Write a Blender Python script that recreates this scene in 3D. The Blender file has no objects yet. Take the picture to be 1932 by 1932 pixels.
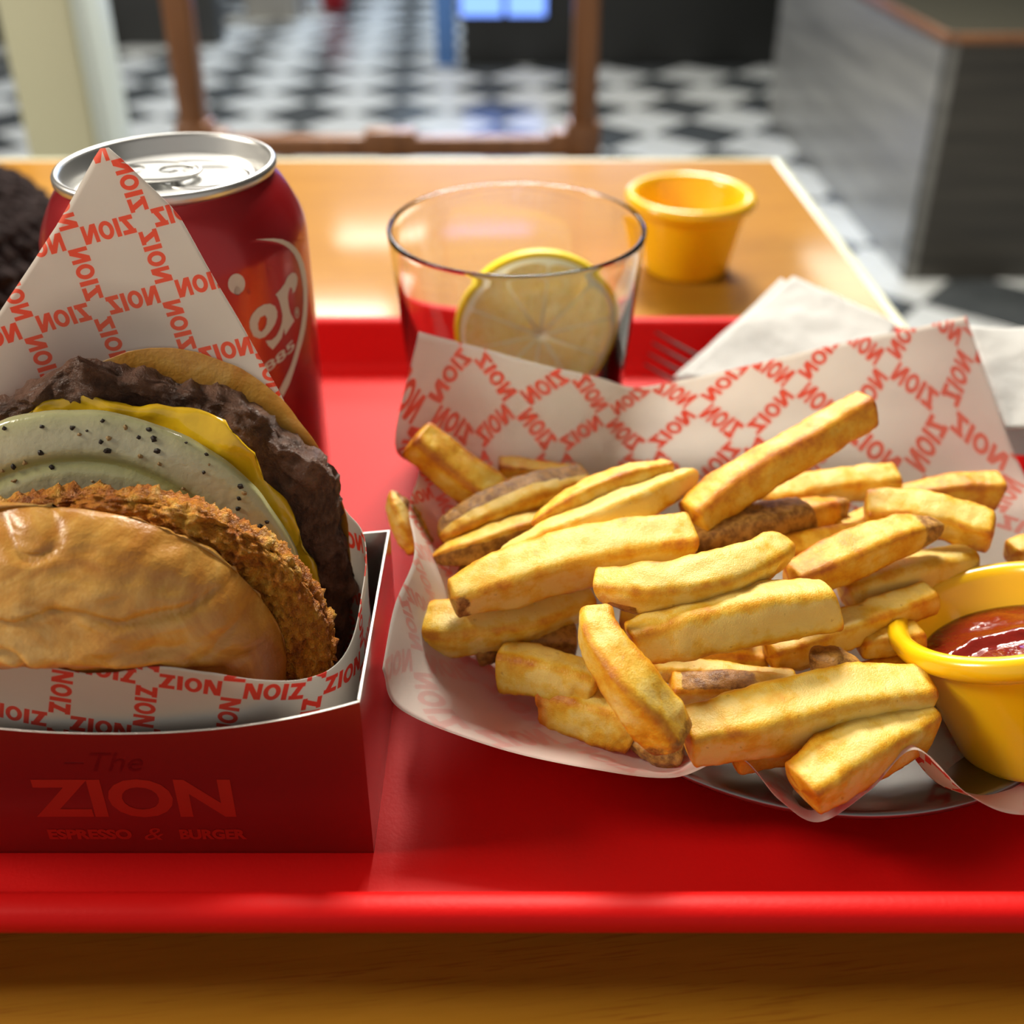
import bpy, bmesh, math, random
from mathutils import Vector, Matrix, noise
from mathutils.geometry import tessellate_polygon
random.seed(7)
S = bpy.context.scene
COL = S.collection

# ------------------------------------------------------------------ camera, world, lights, exposure
TABLE_Z = 0.75                      # all small things are given in millimetres over the table top
cam = bpy.data.cameras.new('camera')
cam.sensor_width = 36.0
cam.lens = 36.0 * 1934.0 / 1932.0
cam.shift_y = -322.0 / 1932.0       # the square is the lower part of an upright picture
cam.clip_start = 0.01
cam.dof.use_dof = True
cam.dof.focus_distance = 0.222
cam.dof.aperture_fstop = 9.6
cam_ob = bpy.data.objects.new('camera', cam)
cam_ob.location = (0, 0, 0.955)
cam_ob.rotation_euler = (math.radians(90 - 27.43), 0, 0)
COL.objects.link(cam_ob)
S.camera = cam_ob

world = bpy.data.worlds.new('world')
world.use_nodes = True
bgn = world.node_tree.nodes['Background']
bgn.inputs[0].default_value = (1.0, 0.94, 0.86, 1)
bgn.inputs[1].default_value = 0.40
S.world = world

def area_light(name, loc, target, size, power, color=(1, 1, 1), size_y=None):
    l = bpy.data.lights.new(name, 'AREA')
    l.energy = power; l.color = color
    l.size = size
    if size_y:
        l.shape = 'RECTANGLE'; l.size_y = size_y
    o = bpy.data.objects.new(name, l)
    o.location = loc
    o.rotation_euler = (Vector(target) - Vector(loc)).to_track_quat('-Z', 'Y').to_euler()
    COL.objects.link(o)
    return o

area_light('ceiling_lamp_over_table', (0.12, 1.75, 2.30), (0.0, 0.20, 0.75), 0.6, 66, (1.0, 0.93, 0.82), 0.45)
area_light('lamp_left', (-1.25, 0.20, 1.70), (0.0, 0.12, 0.75), 0.4, 18, (1.0, 0.90, 0.76), 0.5)
area_light('ceiling_lamp_beyond', (-0.5, 2.3, 2.7), (-0.3, 2.3, 0.0), 1.2, 26, (1.0, 0.93, 0.82), 0.8)
area_light('ceiling_lamp_back', (-0.9, 4.0, 2.7), (-0.9, 4.0, 0.0), 0.6, 30, (1.0, 0.96, 0.90), 0.9)
area_light('ceiling_lamp_far_left', (-0.80, 5.05, 2.75), (-0.80, 5.05, 0.0), 0.42, 24, (1.0, 0.93, 0.80), 1.3)
area_light('ceiling_lamp_far_right', (1.85, 4.9, 2.75), (1.85, 4.9, 0.0), 0.5, 14, (1.0, 0.97, 0.80), 0.9)
area_light('daylight_far', (0.1, 6.2, 1.75), (0.0, 3.0, 0.2), 1.6, 55, (0.50, 0.70, 1.0), 1.2)

S.view_settings.view_transform = 'Standard'
S.view_settings.look = 'None'
S.view_settings.gamma = 1.0
S.view_settings.use_curve_mapping = False
S.view_settings.exposure = 0.18
S.cycles.use_denoising = True
S.cycles.max_bounces = 12
S.cycles.transparent_max_bounces = 12

# ------------------------------------------------------------------ helpers: objects
ORG = {}
def pt(p):
    return Vector((p[0] * 0.001, p[1] * 0.001, TABLE_Z + p[2] * 0.001))

def thing(name, origin, label, category, group=None):
    o = bpy.data.objects.new(name, None)
    o.empty_display_size = 0.02
    ORG[o] = pt(origin); o.location = ORG[o]
    COL.objects.link(o)
    return tag(o, label, category, group)

def tag(o, label=None, category=None, group=None, kind=None):
    if label: o['label'] = label
    if category: o['category'] = category
    if group: o['group'] = group
    if kind: o['kind'] = kind
    return o

def make(name, V, F, mat, parent=None, smooth=True, uv=None, attrs=None, mm=True, fmat=None):
    W = [pt(v) for v in V] if mm else [Vector(v) for v in V]
    if parent is None:
        n = len(W)
        lo = min(w.z for w in W)
        o0 = Vector((sum(w.x for w in W) / n, sum(w.y for w in W) / n, lo))
    else:
        o0 = ORG[parent]
    me = bpy.data.meshes.new(name)
    me.from_pydata([w - o0 for w in W], [], F)
    for m in (mat if isinstance(mat, (list, tuple)) else [mat]):
        me.materials.append(m)
    if smooth:
        me.polygons.foreach_set('use_smooth', [True] * len(me.polygons))
    if fmat:
        me.polygons.foreach_set('material_index', fmat)
    if uv:
        lay = me.uv_layers.new(name='uv')
        vi = [0] * len(me.loops); me.loops.foreach_get('vertex_index', vi)
        flat = []
        for i in vi: flat += uv[i]
        lay.data.foreach_set('uv', flat)
    for k, vals in (attrs or {}).items():
        a = me.attributes.new(k, 'FLOAT', 'POINT')
        a.data.foreach_set('value', vals)
    me.update()
    o = bpy.data.objects.new(name, me)
    COL.objects.link(o)
    ORG[o] = o0
    if parent is None:
        o.location = o0
    else:
        o.parent = parent
    return o

def grid_faces(nu, nv, wrap_u=False, wrap_v=False):
    F = []
    for j in range(nv if wrap_v else nv - 1):
        for i in range(nu if wrap_u else nu - 1):
            a = j * nu + i; b = j * nu + (i + 1) % nu
            c = ((j + 1) % nv) * nu + (i + 1) % nu; d = ((j + 1) % nv) * nu + i
            F.append((a, b, c, d))
    return F

def lathe(profile, cx=0, cy=0, n=96):
    V = [(cx + r * math.cos(2 * math.pi * i / n), cy + r * math.sin(2 * math.pi * i / n), z) for r, z in profile for i in range(n)]
    F = grid_faces(n, len(profile), True)
    if profile[0][0] > 1e-6: pass
    return V, F

def lathe_closed(profile, cx=0, cy=0, n=96):
    V, F = lathe(profile, cx, cy, n)
    return V, F

def box(x0, x1, y0, y1, z0, z1, bev=0.0, seg=2):
    bm = bmesh.new()
    bmesh.ops.create_cube(bm, size=1.0)
    for v in bm.verts:
        v.co = Vector(((x0 + x1) / 2 + v.co.x * (x1 - x0), (y0 + y1) / 2 + v.co.y * (y1 - y0), (z0 + z1) / 2 + v.co.z * (z1 - z0)))
    if bev > 0:
        bmesh.ops.bevel(bm, geom=list(bm.edges), offset=bev, segments=seg, affect='EDGES', profile=0.5)
    bm.verts.index_update()
    V = [tuple(v.co) for v in bm.verts]; F = [tuple(v.index for v in f.verts) for f in bm.faces]
    bm.free()
    return V, F

def join(*parts):
    V, F = [], []
    for v, f in parts:
        n = len(V); V += v; F += [tuple(i + n for i in q) for q in f]
    return V, F

def xform(VF, fn):
    return [tuple(fn(v)) for v in VF[0]], VF[1]

def catmull(P, n):
    P = [Vector(p) for p in P]
    if len(P) == 1: return P * n
    E = [P[0] * 2 - P[1]] + P + [P[-1] * 2 - P[-2]]
    out = []
    for k in range(n):
        t = k / (n - 1) * (len(P) - 1); i = min(int(t), len(P) - 2); f = t - i
        a, b, c, d = E[i], E[i + 1], E[i + 2], E[i + 3]
        out.append(0.5 * ((2 * b) + (c - a) * f + (2 * a - 5 * b + 4 * c - d) * f * f + (3 * b - a - 3 * c + d) * f ** 3))
    return out

def lerpl(L, t):
    t = max(0, min(1, t)) * (len(L) - 1); i = min(int(t), len(L) - 2); f = t - i
    return L[i] * (1 - f) + L[i + 1] * f

def interp(x, xs, ys):
    if x <= xs[0]: return ys[0]
    for a, b, c, d in zip(xs, xs[1:], ys, ys[1:]):
        if x <= b: return c + (d - c) * (x - a) / (b - a)
    return ys[-1]

def smooth(a, b, x):
    t = max(0.0, min(1.0, (x - a) / (b - a))); return t * t * (3 - 2 * t)

def nz(p, f, seed=0.0):
    return noise.noise(Vector((p[0] * f + seed, p[1] * f + seed * 1.7, p[2] * f - seed)))

def fbm(p, f, seed=0.0, o=4):
    a, s = 1.0, 0.0
    for k in range(o):
        s += a * nz(p, f, seed + k * 3.1); a *= 0.5; f *= 2.03
    return s

def tube(path, rad, n=12, cap=True):
    P = [Vector(p) for p in path]
    if not isinstance(rad, (list, tuple)): rad = [rad] * len(P)
    V, F = [], []
    prev = None
    for i, p in enumerate(P):
        T = (P[min(i + 1, len(P) - 1)] - P[max(i - 1, 0)]).normalized()
        up = Vector((0, 0, 1)) if abs(T.z) < 0.95 else Vector((0, 1, 0))
        a = T.cross(up).normalized(); b = a.cross(T)
        for k in range(n):
            t = 2 * math.pi * k / n
            V.append(tuple(p + (a * math.cos(t) + b * math.sin(t)) * rad[i]))
    F = grid_faces(n, len(P), True)
    if cap:
        F.append(tuple(range(n))); F.append(tuple(reversed(range(len(V) - n, len(V)))))
    return V, F

def flat_shape(loops, step=None):
    """triangulated 2-D outline with holes -> verts (u, v, 0) and faces, optionally refined"""
    L = [[Vector((x, y, 0)) for x, y in lp] for lp in loops]
    tri = tessellate_polygon(L)
    flat = [p for lp in L for p in lp]
    bm = bmesh.new()
    vs = [bm.verts.new(p) for p in flat]
    for t in tri:
        try: bm.faces.new([vs[i] for i in t])
        except ValueError: pass
    if step:
        for _ in range(6):
            e = [x for x in bm.edges if x.calc_length() > step]
            if not e: break
            bmesh.ops.subdivide_edges(bm, edges=e, cuts=1)
            bmesh.ops.triangulate(bm, faces=bm.faces)
    bm.verts.index_update()
    V = [tuple(v.co) for v in bm.verts]; F = [tuple(v.index for v in f.verts) for f in bm.faces]
    bm.free()
    return V, F

def text_shape(body, bold=0.0, shear=0.0, extrude=0.0):
    """letters as a mesh scaled into the unit box (x 0..1, y 0..1); returns V, F, aspect"""
    cu = bpy.data.curves.new('letters', 'FONT')
    cu.body = body; cu.size = 1.0; cu.offset = bold; cu.shear = shear; cu.resolution_u = 4
    ob = bpy.data.objects.new('letters', cu)
    COL.objects.link(ob)
    dg = bpy.context.evaluated_depsgraph_get()
    me = bpy.data.meshes.new_from_object(ob.evaluated_get(dg))
    V = [tuple(v.co) for v in me.vertices]; F = [tuple(p.vertices) for p in me.polygons]
    bpy.data.objects.remove(ob); bpy.data.curves.remove(cu); bpy.data.meshes.remove(me)
    xs = [v[0] for v in V]; ys = [v[1] for v in V]
    x0, x1, y0, y1 = min(xs), max(xs), min(ys), max(ys)
    return [((v[0] - x0) / (x1 - x0), (v[1] - y0) / (y1 - y0), 0) for v in V], F, (x1 - x0) / (y1 - y0)

def extruded(loops, z0, z1):
    L = [[Vector((x, y, 0)) for x, y in lp] for lp in loops]
    tri = tessellate_polygon(L)
    flat = [p for lp in L for p in lp]; n = len(flat)
    V = [(p.x, p.y, z0) for p in flat] + [(p.x, p.y, z1) for p in flat]
    F = [tuple(reversed(t)) for t in tri] + [tuple(i + n for i in t) for t in tri]
    k = 0
    for lp in L:
        m = len(lp)
        for i in range(m):
            a, b = k + i, k + (i + 1) % m
            F.append((a, b, b + n, a + n))
        k += m
    return V, F

# ------------------------------------------------------------------ helpers: materials
class NT:
    def __init__(s, mat):
        mat.use_nodes = True
        s.t = mat.node_tree; s.n = s.t.nodes; s.l = s.t.links
        s.b = s.n['Principled BSDF']; s.out = s.n['Material Output']
    def new(s, typ, **kw):
        n = s.n.new(typ)
        for k, v in kw.items(): setattr(n, k, v)
        return n
    def link(s, a, b): s.l.new(a, b)
    def put(s, sock, v):
        if hasattr(v, 'links') or hasattr(v, 'is_output'): s.l.new(v, sock)
        else: sock.default_value = v
    def m(s, op, a, b=0.0, c=None, clamp=False):
        n = s.n.new('ShaderNodeMath'); n.operation = op; n.use_clamp = clamp
        s.put(n.inputs[0], a); s.put(n.inputs[1], b)
        if c is not None: s.put(n.inputs[2], c)
        return n.outputs[0]
    def mix(s, f, a, b):
        n = s.n.new('ShaderNodeMix'); n.data_type = 'RGBA'
        s.put(n.inputs[0], f)
        s.put(n.inputs[6], a if hasattr(a, 'links') else (*a, 1)); s.put(n.inputs[7], b if hasattr(b, 'links') else (*b, 1))
        return n.outputs[2]
    def noise(s, scale, detail=3, rough=0.5, vec=None, dist=0.0):
        n = s.n.new('ShaderNodeTexNoise')
        n.inputs['Scale'].default_value = scale; n.inputs['Detail'].default_value = detail
        n.inputs['Roughness'].default_value = rough; n.inputs['Distortion'].default_value = dist
        if vec is None: vec = s.obj()
        s.l.new(vec, n.inputs['Vector'])
        return n.outputs[0]
    def obj(s, scale=None, rot=(0, 0, 0)):
        if not hasattr(s, '_tc'): s._tc = s.n.new('ShaderNodeTexCoord')
        v = s._tc.outputs['Object']
        for key, val in (('Rotation', rot if any(rot) else None), ('Scale', scale)):
            if val:
                mp = s.n.new('ShaderNodeMapping'); mp.inputs[key].default_value = val
                s.l.new(v, mp.inputs[0]); v = mp.outputs[0]
        return v
    def attr(s, name):
        n = s.n.new('ShaderNodeAttribute'); n.attribute_name = name
        return n.outputs['Fac']
    def ramp(s, fac, stops):
        n = s.n.new('ShaderNodeValToRGB'); cr = n.color_ramp
        while len(cr.elements) < len(stops): cr.elements.new(0.5)
        for e, (p, c) in zip(cr.elements, stops):
            e.position = p; e.color = (*c, 1)
        s.put(n.inputs[0], fac)
        return n.outputs[0]
    def step(s, x, a, b):
        n = s.n.new('ShaderNodeMapRange'); n.interpolation_type = 'SMOOTHSTEP'
        s.put(n.inputs[0], x); n.inputs[1].default_value = a; n.inputs[2].default_value = b
        return n.outputs[0]
    def bump(s, h, strength=0.3, dist=0.0005):
        n = s.n.new('ShaderNodeBump'); n.inputs['Strength'].default_value = strength; n.inputs['Distance'].default_value = dist
        s.l.new(h, n.inputs['Height']); s.l.new(n.outputs[0], s.b.inputs['Normal'])
    def set(s, **kw):
        names = dict(color='Base Color', rough='Roughness', metal='Metallic', coat='Coat Weight', coat_rough='Coat Roughness', spec='Specular IOR Level',
                     trans='Transmission Weight', ior='IOR', sss='Subsurface Weight', sss_scale='Subsurface Scale', sss_rad='Subsurface Radius',
                     emit='Emission Color', emit_s='Emission Strength', sheen='Sheen Weight', aniso='Anisotropic', alpha='Alpha')
        for k, v in kw.items():
            sock = s.b.inputs[names[k]]
            if isinstance(v, tuple) and len(v) == 3 and sock.type == 'RGBA': v = (*v, 1)
            s.put(sock, v)
        return s

def mat(name, **kw):
    m = bpy.data.materials.new(name); t = NT(m); t.set(**kw)
    return m, t

def simple(name, color, rough=0.5, bump=None, **kw):
    m, t = mat(name, color=color, rough=rough, **kw)
    if bump:
        t.bump(t.noise(bump[0], 3), bump[1], bump[2])
    return m

# honey wood: long thin pores running left to right, rising a little
M_WOOD, t = mat('honey_wood', rough=0.45, spec=0.1, coat=0.45, coat_rough=0.09)
v = t.obj((7, 90, 40), (0, 0, math.radians(-6)))
g1 = t.noise(1.4, 5, 0.6, v, 0.5)
v2 = t.obj((60, 1500, 600), (0, 0, math.radians(-6)))
g2 = t.noise(1.0, 3, 0.55, v2)
base = t.ramp(g1, [(0.30, (0.33, 0.145, 0.010)), (0.55, (0.385, 0.175, 0.014)), (0.75, (0.44, 0.21, 0.021))])
pore = t.m('MULTIPLY', t.step(g2, 0.52, 0.66), t.step(t.noise(1.0, 2, 0.5, t.obj((12, 60, 40), (0, 0, math.radians(-6)))), 0.35, 0.6))
t.set(color=t.mix(t.m('MULTIPLY', pore, 0.6), base, (0.25, 0.085, 0.008)))
t.bump(g2, 0.08, 0.0003)
M_EDGE = simple('cream_edge_band', (0.72, 0.74, 0.55), 0.35, coat=0.3)
M_TRAY, t = mat('red_tray_plastic', color=(0.55, 0.005, 0.005), rough=0.46, spec=0.12)
t.bump(t.noise(900, 2), 0.12, 0.0004)
M_SILVER = simple('brushed_aluminium', (0.58, 0.58, 0.565), 0.34, metal=0.95, bump=(2500, 0.05, 0.0002))
M_STEEL = simple('stainless_steel', (0.26, 0.255, 0.25), 0.34, metal=1.0)
M_FORK = simple('dull_steel', (0.20, 0.20, 0.20), 0.4, metal=0.8)
M_CAN = simple('red_can_lacquer', (0.40, 0.008, 0.012), 0.30, metal=0.45, coat=0.5, coat_rough=0.15)
M_CANPRINT = simple('can_print_white', (0.62, 0.58, 0.53), 0.45)
M_YELLOW = simple('yellow_melamine', (0.92, 0.55, 0.004), 0.26, coat=0.5, coat_rough=0.1, sss=0.08, sss_rad=(0.004, 0.002, 0.0005), sss_scale=1.0)
M_GLASS = simple('clear_glass', (1, 1, 1), 0.0, trans=1.0, ior=1.42)
M_DROP = simple('water_drop', (1, 1, 1), 0.0, trans=1.0, ior=1.33)
M_KETCHUP = simple('ketchup_red', (0.17, 0.009, 0.004), 0.10, bump=(260, 0.35, 0.002), coat=0.6, coat_rough=0.05, sss=0.1, sss_rad=(0.003, 0.0006, 0.0003))
M_NAPKIN = simple('napkin_tissue', (0.56, 0.56, 0.54), 0.9, bump=(700, 0.25, 0.0006))
M_BROWNWOOD, t = mat('brown_chair_wood', rough=0.38, coat=0.2)
t.set(color=t.ramp(t.noise(3, 4, 0.6, t.obj((30, 30, 3))), [(0.3, (0.15, 0.055, 0.016)), (0.7, (0.25, 0.10, 0.032))]))
M_SEAT = simple('dark_seat_pad', (0.03, 0.02, 0.016), 0.5)
M_POST = simple('cream_paint', (0.64, 0.63, 0.43), 0.4)
M_POSTEDGE = simple('pale_post_edge', (0.62, 0.70, 0.66), 0.3)
M_TILEW, t = mat('white_tile', rough=0.24, coat=0.2)
t.set(color=t.ramp(t.noise(9, 3), [(0.3, (0.60, 0.63, 0.62)), (0.7, (0.72, 0.75, 0.74))]))
M_TILEB, t = mat('charcoal_tile', rough=0.22, coat=0.2)
t.set(color=t.ramp(t.noise(9, 3), [(0.3, (0.050, 0.058, 0.062)), (0.7, (0.085, 0.095, 0.10))]))
M_GROUT = simple('grout', (0.12, 0.12, 0.115), 0.8)
M_DARK = simple('near_black_panel', (0.016, 0.017, 0.016), 0.45)
M_CHAR = simple('charcoal_panel', (0.042, 0.042, 0.040), 0.6)
M_GREYWOOD, t = mat('grey_wood_laminate', rough=0.28, coat=0.25, coat_rough=0.15)
gw = t.noise(1.0, 4, 0.6, t.obj((1.5, 1.5, 22)))
t.set(color=t.ramp(gw, [(0.3, (0.16, 0.16, 0.15)), (0.7, (0.30, 0.295, 0.27))]))
M_DARKWOOD, t = mat('dark_wood_laminate', rough=0.42)
gw = t.noise(1.0, 4, 0.6, t.obj((1.5, 1.5, 26)))
t.set(color=t.ramp(gw, [(0.3, (0.026, 0.024, 0.020)), (0.7, (0.075, 0.068, 0.055))]))
M_TOPSTONE = simple('polished_counter_top', (0.10, 0.095, 0.07), 0.12)
M_BLUEPANEL = simple('blue_panel', (0.10, 0.25, 0.62), 0.35)
M_SCREEN, t = mat('lit_display', color=(0.02, 0.02, 0.03), rough=0.3, emit=(0.17, 0.32, 0.95), emit_s=2.0)
M_SCREEN_BRIGHT, t = mat('bright_display', color=(0.02, 0.02, 0.03), rough=0.3, emit=(0.24, 0.28, 1.0), emit_s=11.0)
M_WALL = simple('grey_wall', (0.24, 0.23, 0.215), 0.8)
M_CEIL = simple('ceiling_paint', (0.45, 0.44, 0.42), 0.9)
M_CRATE = simple('grey_crate_plastic', (0.34, 0.33, 0.30), 0.6)
M_REDBIN = simple('red_bin_plastic', (0.45, 0.01, 0.02), 0.5)
M_KNIT, t = mat('dark_brown_wool', rough=0.95, sheen=0.06, spec=0.1)
kc = t.noise(220, 4, 0.7)
t.set(color=t.ramp(kc, [(0.3, (0.010, 0.006, 0.006)), (0.75, (0.050, 0.033, 0.032))]))
t.bump(t.noise(1400, 2), 0.6, 0.001)
M_BOXRED, t = mat('box_red_card', rough=0.30, coat=1.0, coat_rough=0.10)
t.set(color=t.mix(t.noise(6, 2), (0.15, 0.008, 0.008), (0.20, 0.012, 0.010)))
M_BOXPRINT = simple('box_print_red', (0.42, 0.024, 0.012), 0.32, coat=0.3)
M_BOXDARK = simple('box_print_dark', (0.13, 0.004, 0.006), 0.32, coat=0.3)
M_FOIL = simple('silver_card_lining', (0.55, 0.54, 0.52), 0.22, metal=1.0, bump=(1200, 0.1, 0.0003))
M_FOILEDGE = simple('silver_card_edge', (0.75, 0.74, 0.70), 0.4, metal=0.6, bump=(3000, 0.6, 0.0006))

def zion_mask(t, period, strip, angle, xoff=0.0, yoff=0.0):
    """lattice of the word ZION round blank squares, drawn by shader maths on the paper's own mm coordinates"""
    uvn = t.new('ShaderNodeUVMap'); uvn.uv_map = 'uv'
    mp = t.new('ShaderNodeMapping'); mp.inputs['Rotation'].default_value = (0, 0, math.radians(angle))
    mp.inputs['Location'].default_value = (xoff, yoff, 0)
    t.link(uvn.outputs[0], mp.inputs[0])
    sep = t.new('ShaderNodeSeparateXYZ'); t.link(mp.outputs[0], sep.inputs[0])
    X = t.m('DIVIDE', sep.outputs[0], period); Y = t.m('DIVIDE', sep.outputs[1], period)
    a = t.m('FRACT', X); b = t.m('FRACT', Y)
    par = t.m('MODULO', t.m('ABSOLUTE', t.m('ADD', t.m('FLOOR', X), t.m('FLOOR', Y))), 2.0)
    inh = t.m('MULTIPLY', t.m('LESS_THAN', b, strip), t.m('GREATER_THAN', a, strip))
    inv = t.m('MULTIPLY', t.m('LESS_THAN', a, strip), t.m('GREATER_THAN', b, strip))
    k = 1.0 / (1.0 - strip)
    def sel(p, q): # inh ? p : q
        return t.m('ADD', t.m('MULTIPLY', p, inh), t.m('MULTIPLY', q, t.m('SUBTRACT', 1.0, inh)))
    u = sel(t.m('MULTIPLY', t.m('SUBTRACT', a, strip), k), t.m('MULTIPLY', t.m('SUBTRACT', b, strip), k))
    v = sel(t.m('DIVIDE', b, strip), t.m('SUBTRACT', 1.0, t.m('DIVIDE', a, strip)))
    # every second word is turned half round
    flip = lambda q: t.m('ADD', t.m('MULTIPLY', q, t.m('SUBTRACT', 1.0, t.m('MULTIPLY', par, 2.0))), par)
    u, v = flip(u), flip(v)
    v = t.m('DIVIDE', t.m('SUBTRACT', v, 0.03), 0.94)
    inside = t.m('MULTIPLY', t.m('GREATER_THAN', v, 0.0), t.m('LESS_THAN', v, 1.0))
    def rng(x, lo, hi): return t.m('MULTIPLY', t.m('GREATER_THAN', x, lo), t.m('LESS_THAN', x, hi))
    # Z
    p = t.m('DIVIDE', u, 0.25)
    z = t.m('MAXIMUM', t.m('LESS_THAN', v, 0.24), t.m('GREATER_THAN', v, 0.76))
    z = t.m('MAXIMUM', z, t.m('LESS_THAN', t.m('ABSOLUTE', t.m('SUBTRACT', p, t.m('ADD', 0.19, t.m('MULTIPLY', v, 0.62)))), 0.21))
    z = t.m('MULTIPLY', z, rng(p, 0.0, 1.0))
    # I
    i = rng(u, 0.285, 0.375)
    # O
    du = t.m('SUBTRACT', u, 0.545); dv = t.m('SUBTRACT', v, 0.5)
    def ell(rx, ry):
        e = t.m('ADD', t.m('POWER', t.m('DIVIDE', du, rx), 2.0), t.m('POWER', t.m('DIVIDE', dv, ry), 2.0))
        return t.m('LESS_THAN', e, 1.0)
    o = t.m('SUBTRACT', ell(0.142, 0.5), ell(0.062, 0.27))
    # N
    p = t.m('DIVIDE', t.m('SUBTRACT', u, 0.715), 0.285)
    n = t.m('MAXIMUM', t.m('LESS_THAN', p, 0.27), t.m('GREATER_THAN', p, 0.73))
    n = t.m('MAXIMUM', n, t.m('LESS_THAN', t.m('ABSOLUTE', t.m('SUBTRACT', p, t.m('SUBTRACT', 0.83, t.m('MULTIPLY', v, 0.66)))), 0.19))
    n = t.m('MULTIPLY', n, rng(p, 0.0, 1.0))
    w = t.m('MAXIMUM', t.m('MAXIMUM', z, i), t.m('MAXIMUM', o, n))
    return t.m('MULTIPLY', t.m('MULTIPLY', w, inside), t.m('MAXIMUM', inh, inv))

def paper(name, base, ink, strength, period, strip, angle, xoff=0, yoff=0, fade=False, translucent=0.42):
    m, t = mat(name, rough=0.62)
    k = zion_mask(t, period, strip, angle, xoff, yoff)
    k = t.m('MULTIPLY', k, strength)
    if fade: k = t.m('MULTIPLY', k, t.attr('print'))
    mott = t.noise(160, 4, 0.6)
    b = t.mix(t.m('MULTIPLY', mott, 0.25), base, tuple(c * 0.82 for c in base))
    c = t.mix(k, b, ink)
    t.set(color=c)
    t.bump(t.noise(420, 3), 0.10, 0.0004)
    tr = t.new('ShaderNodeBsdfTranslucent'); t.link(c, tr.inputs[0])
    mx = t.new('ShaderNodeMixShader'); mx.inputs[0].default_value = translucent
    t.link(t.b.outputs[0], mx.inputs[1]); t.link(tr.outputs[0], mx.inputs[2]); t.link(mx.outputs[0], t.out.inputs[0])
    return m

M_WRAP_OUT = paper('wrapper_printed_face', (0.74, 0.70, 0.64), (0.78, 0.045, 0.018), 0.95, 16.5, 0.27, 14, 3, 4)
M_WRAP_IN = paper('wrapper_inner_face', (0.74, 0.70, 0.64), (0.86, 0.155, 0.070), 0.95, 16.5, 0.27, 14, 3, 4)
M_LINER_IN = paper('liner_inner_face', (0.88, 0.845, 0.78), (0.90, 0.30, 0.19), 0.85, 21.5, 0.29, 48, 2, 5, True, 0.7)
M_LINER_OUT = paper('liner_printed_face', (0.88, 0.845, 0.78), (0.80, 0.06, 0.03), 0.95, 21.5, 0.29, 48, 2, 5, False, 0.7)

M_FRY, t = mat('fried_potato', rough=0.42, sss=0.18, sss_rad=(0.004, 0.0022, 0.0006), sss_scale=1.0, spec=0.45)
tone = t.attr('tone'); crust = t.attr('crust'); skin = t.attr('skin'); orange = t.attr('orange')
f = t.m('ADD', t.m('ADD', t.m('MULTIPLY_ADD', t.noise(120, 6, 0.66), 1.7, -0.36), t.m('MULTIPLY', crust, 0.46)), t.m('SUBTRACT', tone, 0.10))
c = t.ramp(f, [(0.28, (0.82, 0.59, 0.155)), (0.44, (0.79, 0.49, 0.055)), (0.60, (0.74, 0.37, 0.016)), (0.80, (0.62, 0.23, 0.006)), (1.0, (0.45, 0.12, 0.004))])
c = t.mix(t.m('MULTIPLY', orange, 0.9), c, (0.62, 0.14, 0.004))
mot = t.step(t.noise(420, 5, 0.7), 0.35, 0.62)
sk = t.mix(mot, (0.20, 0.080, 0.014), (0.48, 0.24, 0.048))
sm = t.step(t.m('ADD', skin, t.m('MULTIPLY', t.m('SUBTRACT', t.noise(260, 4, 0.65), 0.5), 0.9)), 0.42, 0.62)
c = t.mix(sm, c, sk)
dots = t.step(t.noise(620, 2), 0.70, 0.75)
c = t.mix(t.m('MULTIPLY', dots, 0.35), c, (0.30, 0.11, 0.01))
t.set(color=c)
t.bump(t.m('ADD', t.noise(700, 5, 0.72), t.m('MULTIPLY', t.noise(3200, 2), 0.5)), 0.34, 0.0007)

M_BUN, t = mat('glazed_bun', rough=0.36, sss=0.15, sss_rad=(0.004, 0.002, 0.0006), coat=0.25, coat_rough=0.2)
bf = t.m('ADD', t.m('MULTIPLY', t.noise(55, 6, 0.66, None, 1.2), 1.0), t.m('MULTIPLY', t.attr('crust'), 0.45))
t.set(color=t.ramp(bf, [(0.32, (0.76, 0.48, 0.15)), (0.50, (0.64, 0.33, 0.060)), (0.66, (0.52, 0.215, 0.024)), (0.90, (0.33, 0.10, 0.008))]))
t.bump(t.m('ADD', t.noise(140, 4, 0.6), t.m('MULTIPLY', t.noise(1500, 3), 0.15)), 0.35, 0.0015)
M_HASH, t = mat('crisp_golden_patty', rough=0.42, sss=0.1, sss_rad=(0.003, 0.001, 0.0003))
hf = t.m('ADD', t.noise(150, 5, 0.7), t.m('MULTIPLY', t.attr('crust'), -0.5))
t.set(color=t.ramp(hf, [(0.28, (0.22, 0.045, 0.003)), (0.42, (0.52, 0.15, 0.006)), (0.54, (0.74, 0.28, 0.014)), (0.68, (0.84, 0.48, 0.07))]))
t.bump(t.m('ADD', t.noise(420, 5, 0.75), t.m('MULTIPLY', t.noise(1500, 3, 0.7), 0.5)), 1.0, 0.0022)
M_BEEF, t = mat('seared_beef', rough=0.36, spec=0.6)
t.set(color=t.ramp(t.m('ADD', t.noise(190, 5, 0.7), t.m('MULTIPLY', t.attr('crust'), 0.6)), [(0.25, (0.028, 0.012, 0.007)), (0.5, (0.13, 0.054, 0.026)), (0.75, (0.24, 0.12, 0.075)), (1.0, (0.36, 0.20, 0.13))]))
t.bump(t.noise(900, 5, 0.7), 0.9, 0.0014)
M_CHEESE = simple('melted_cheese', (0.74, 0.47, 0.012), 0.18, bump=(160, 0.3, 0.0015), sss=0.2, sss_rad=(0.004, 0.002, 0.0003), coat=0.5, coat_rough=0.1)
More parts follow.
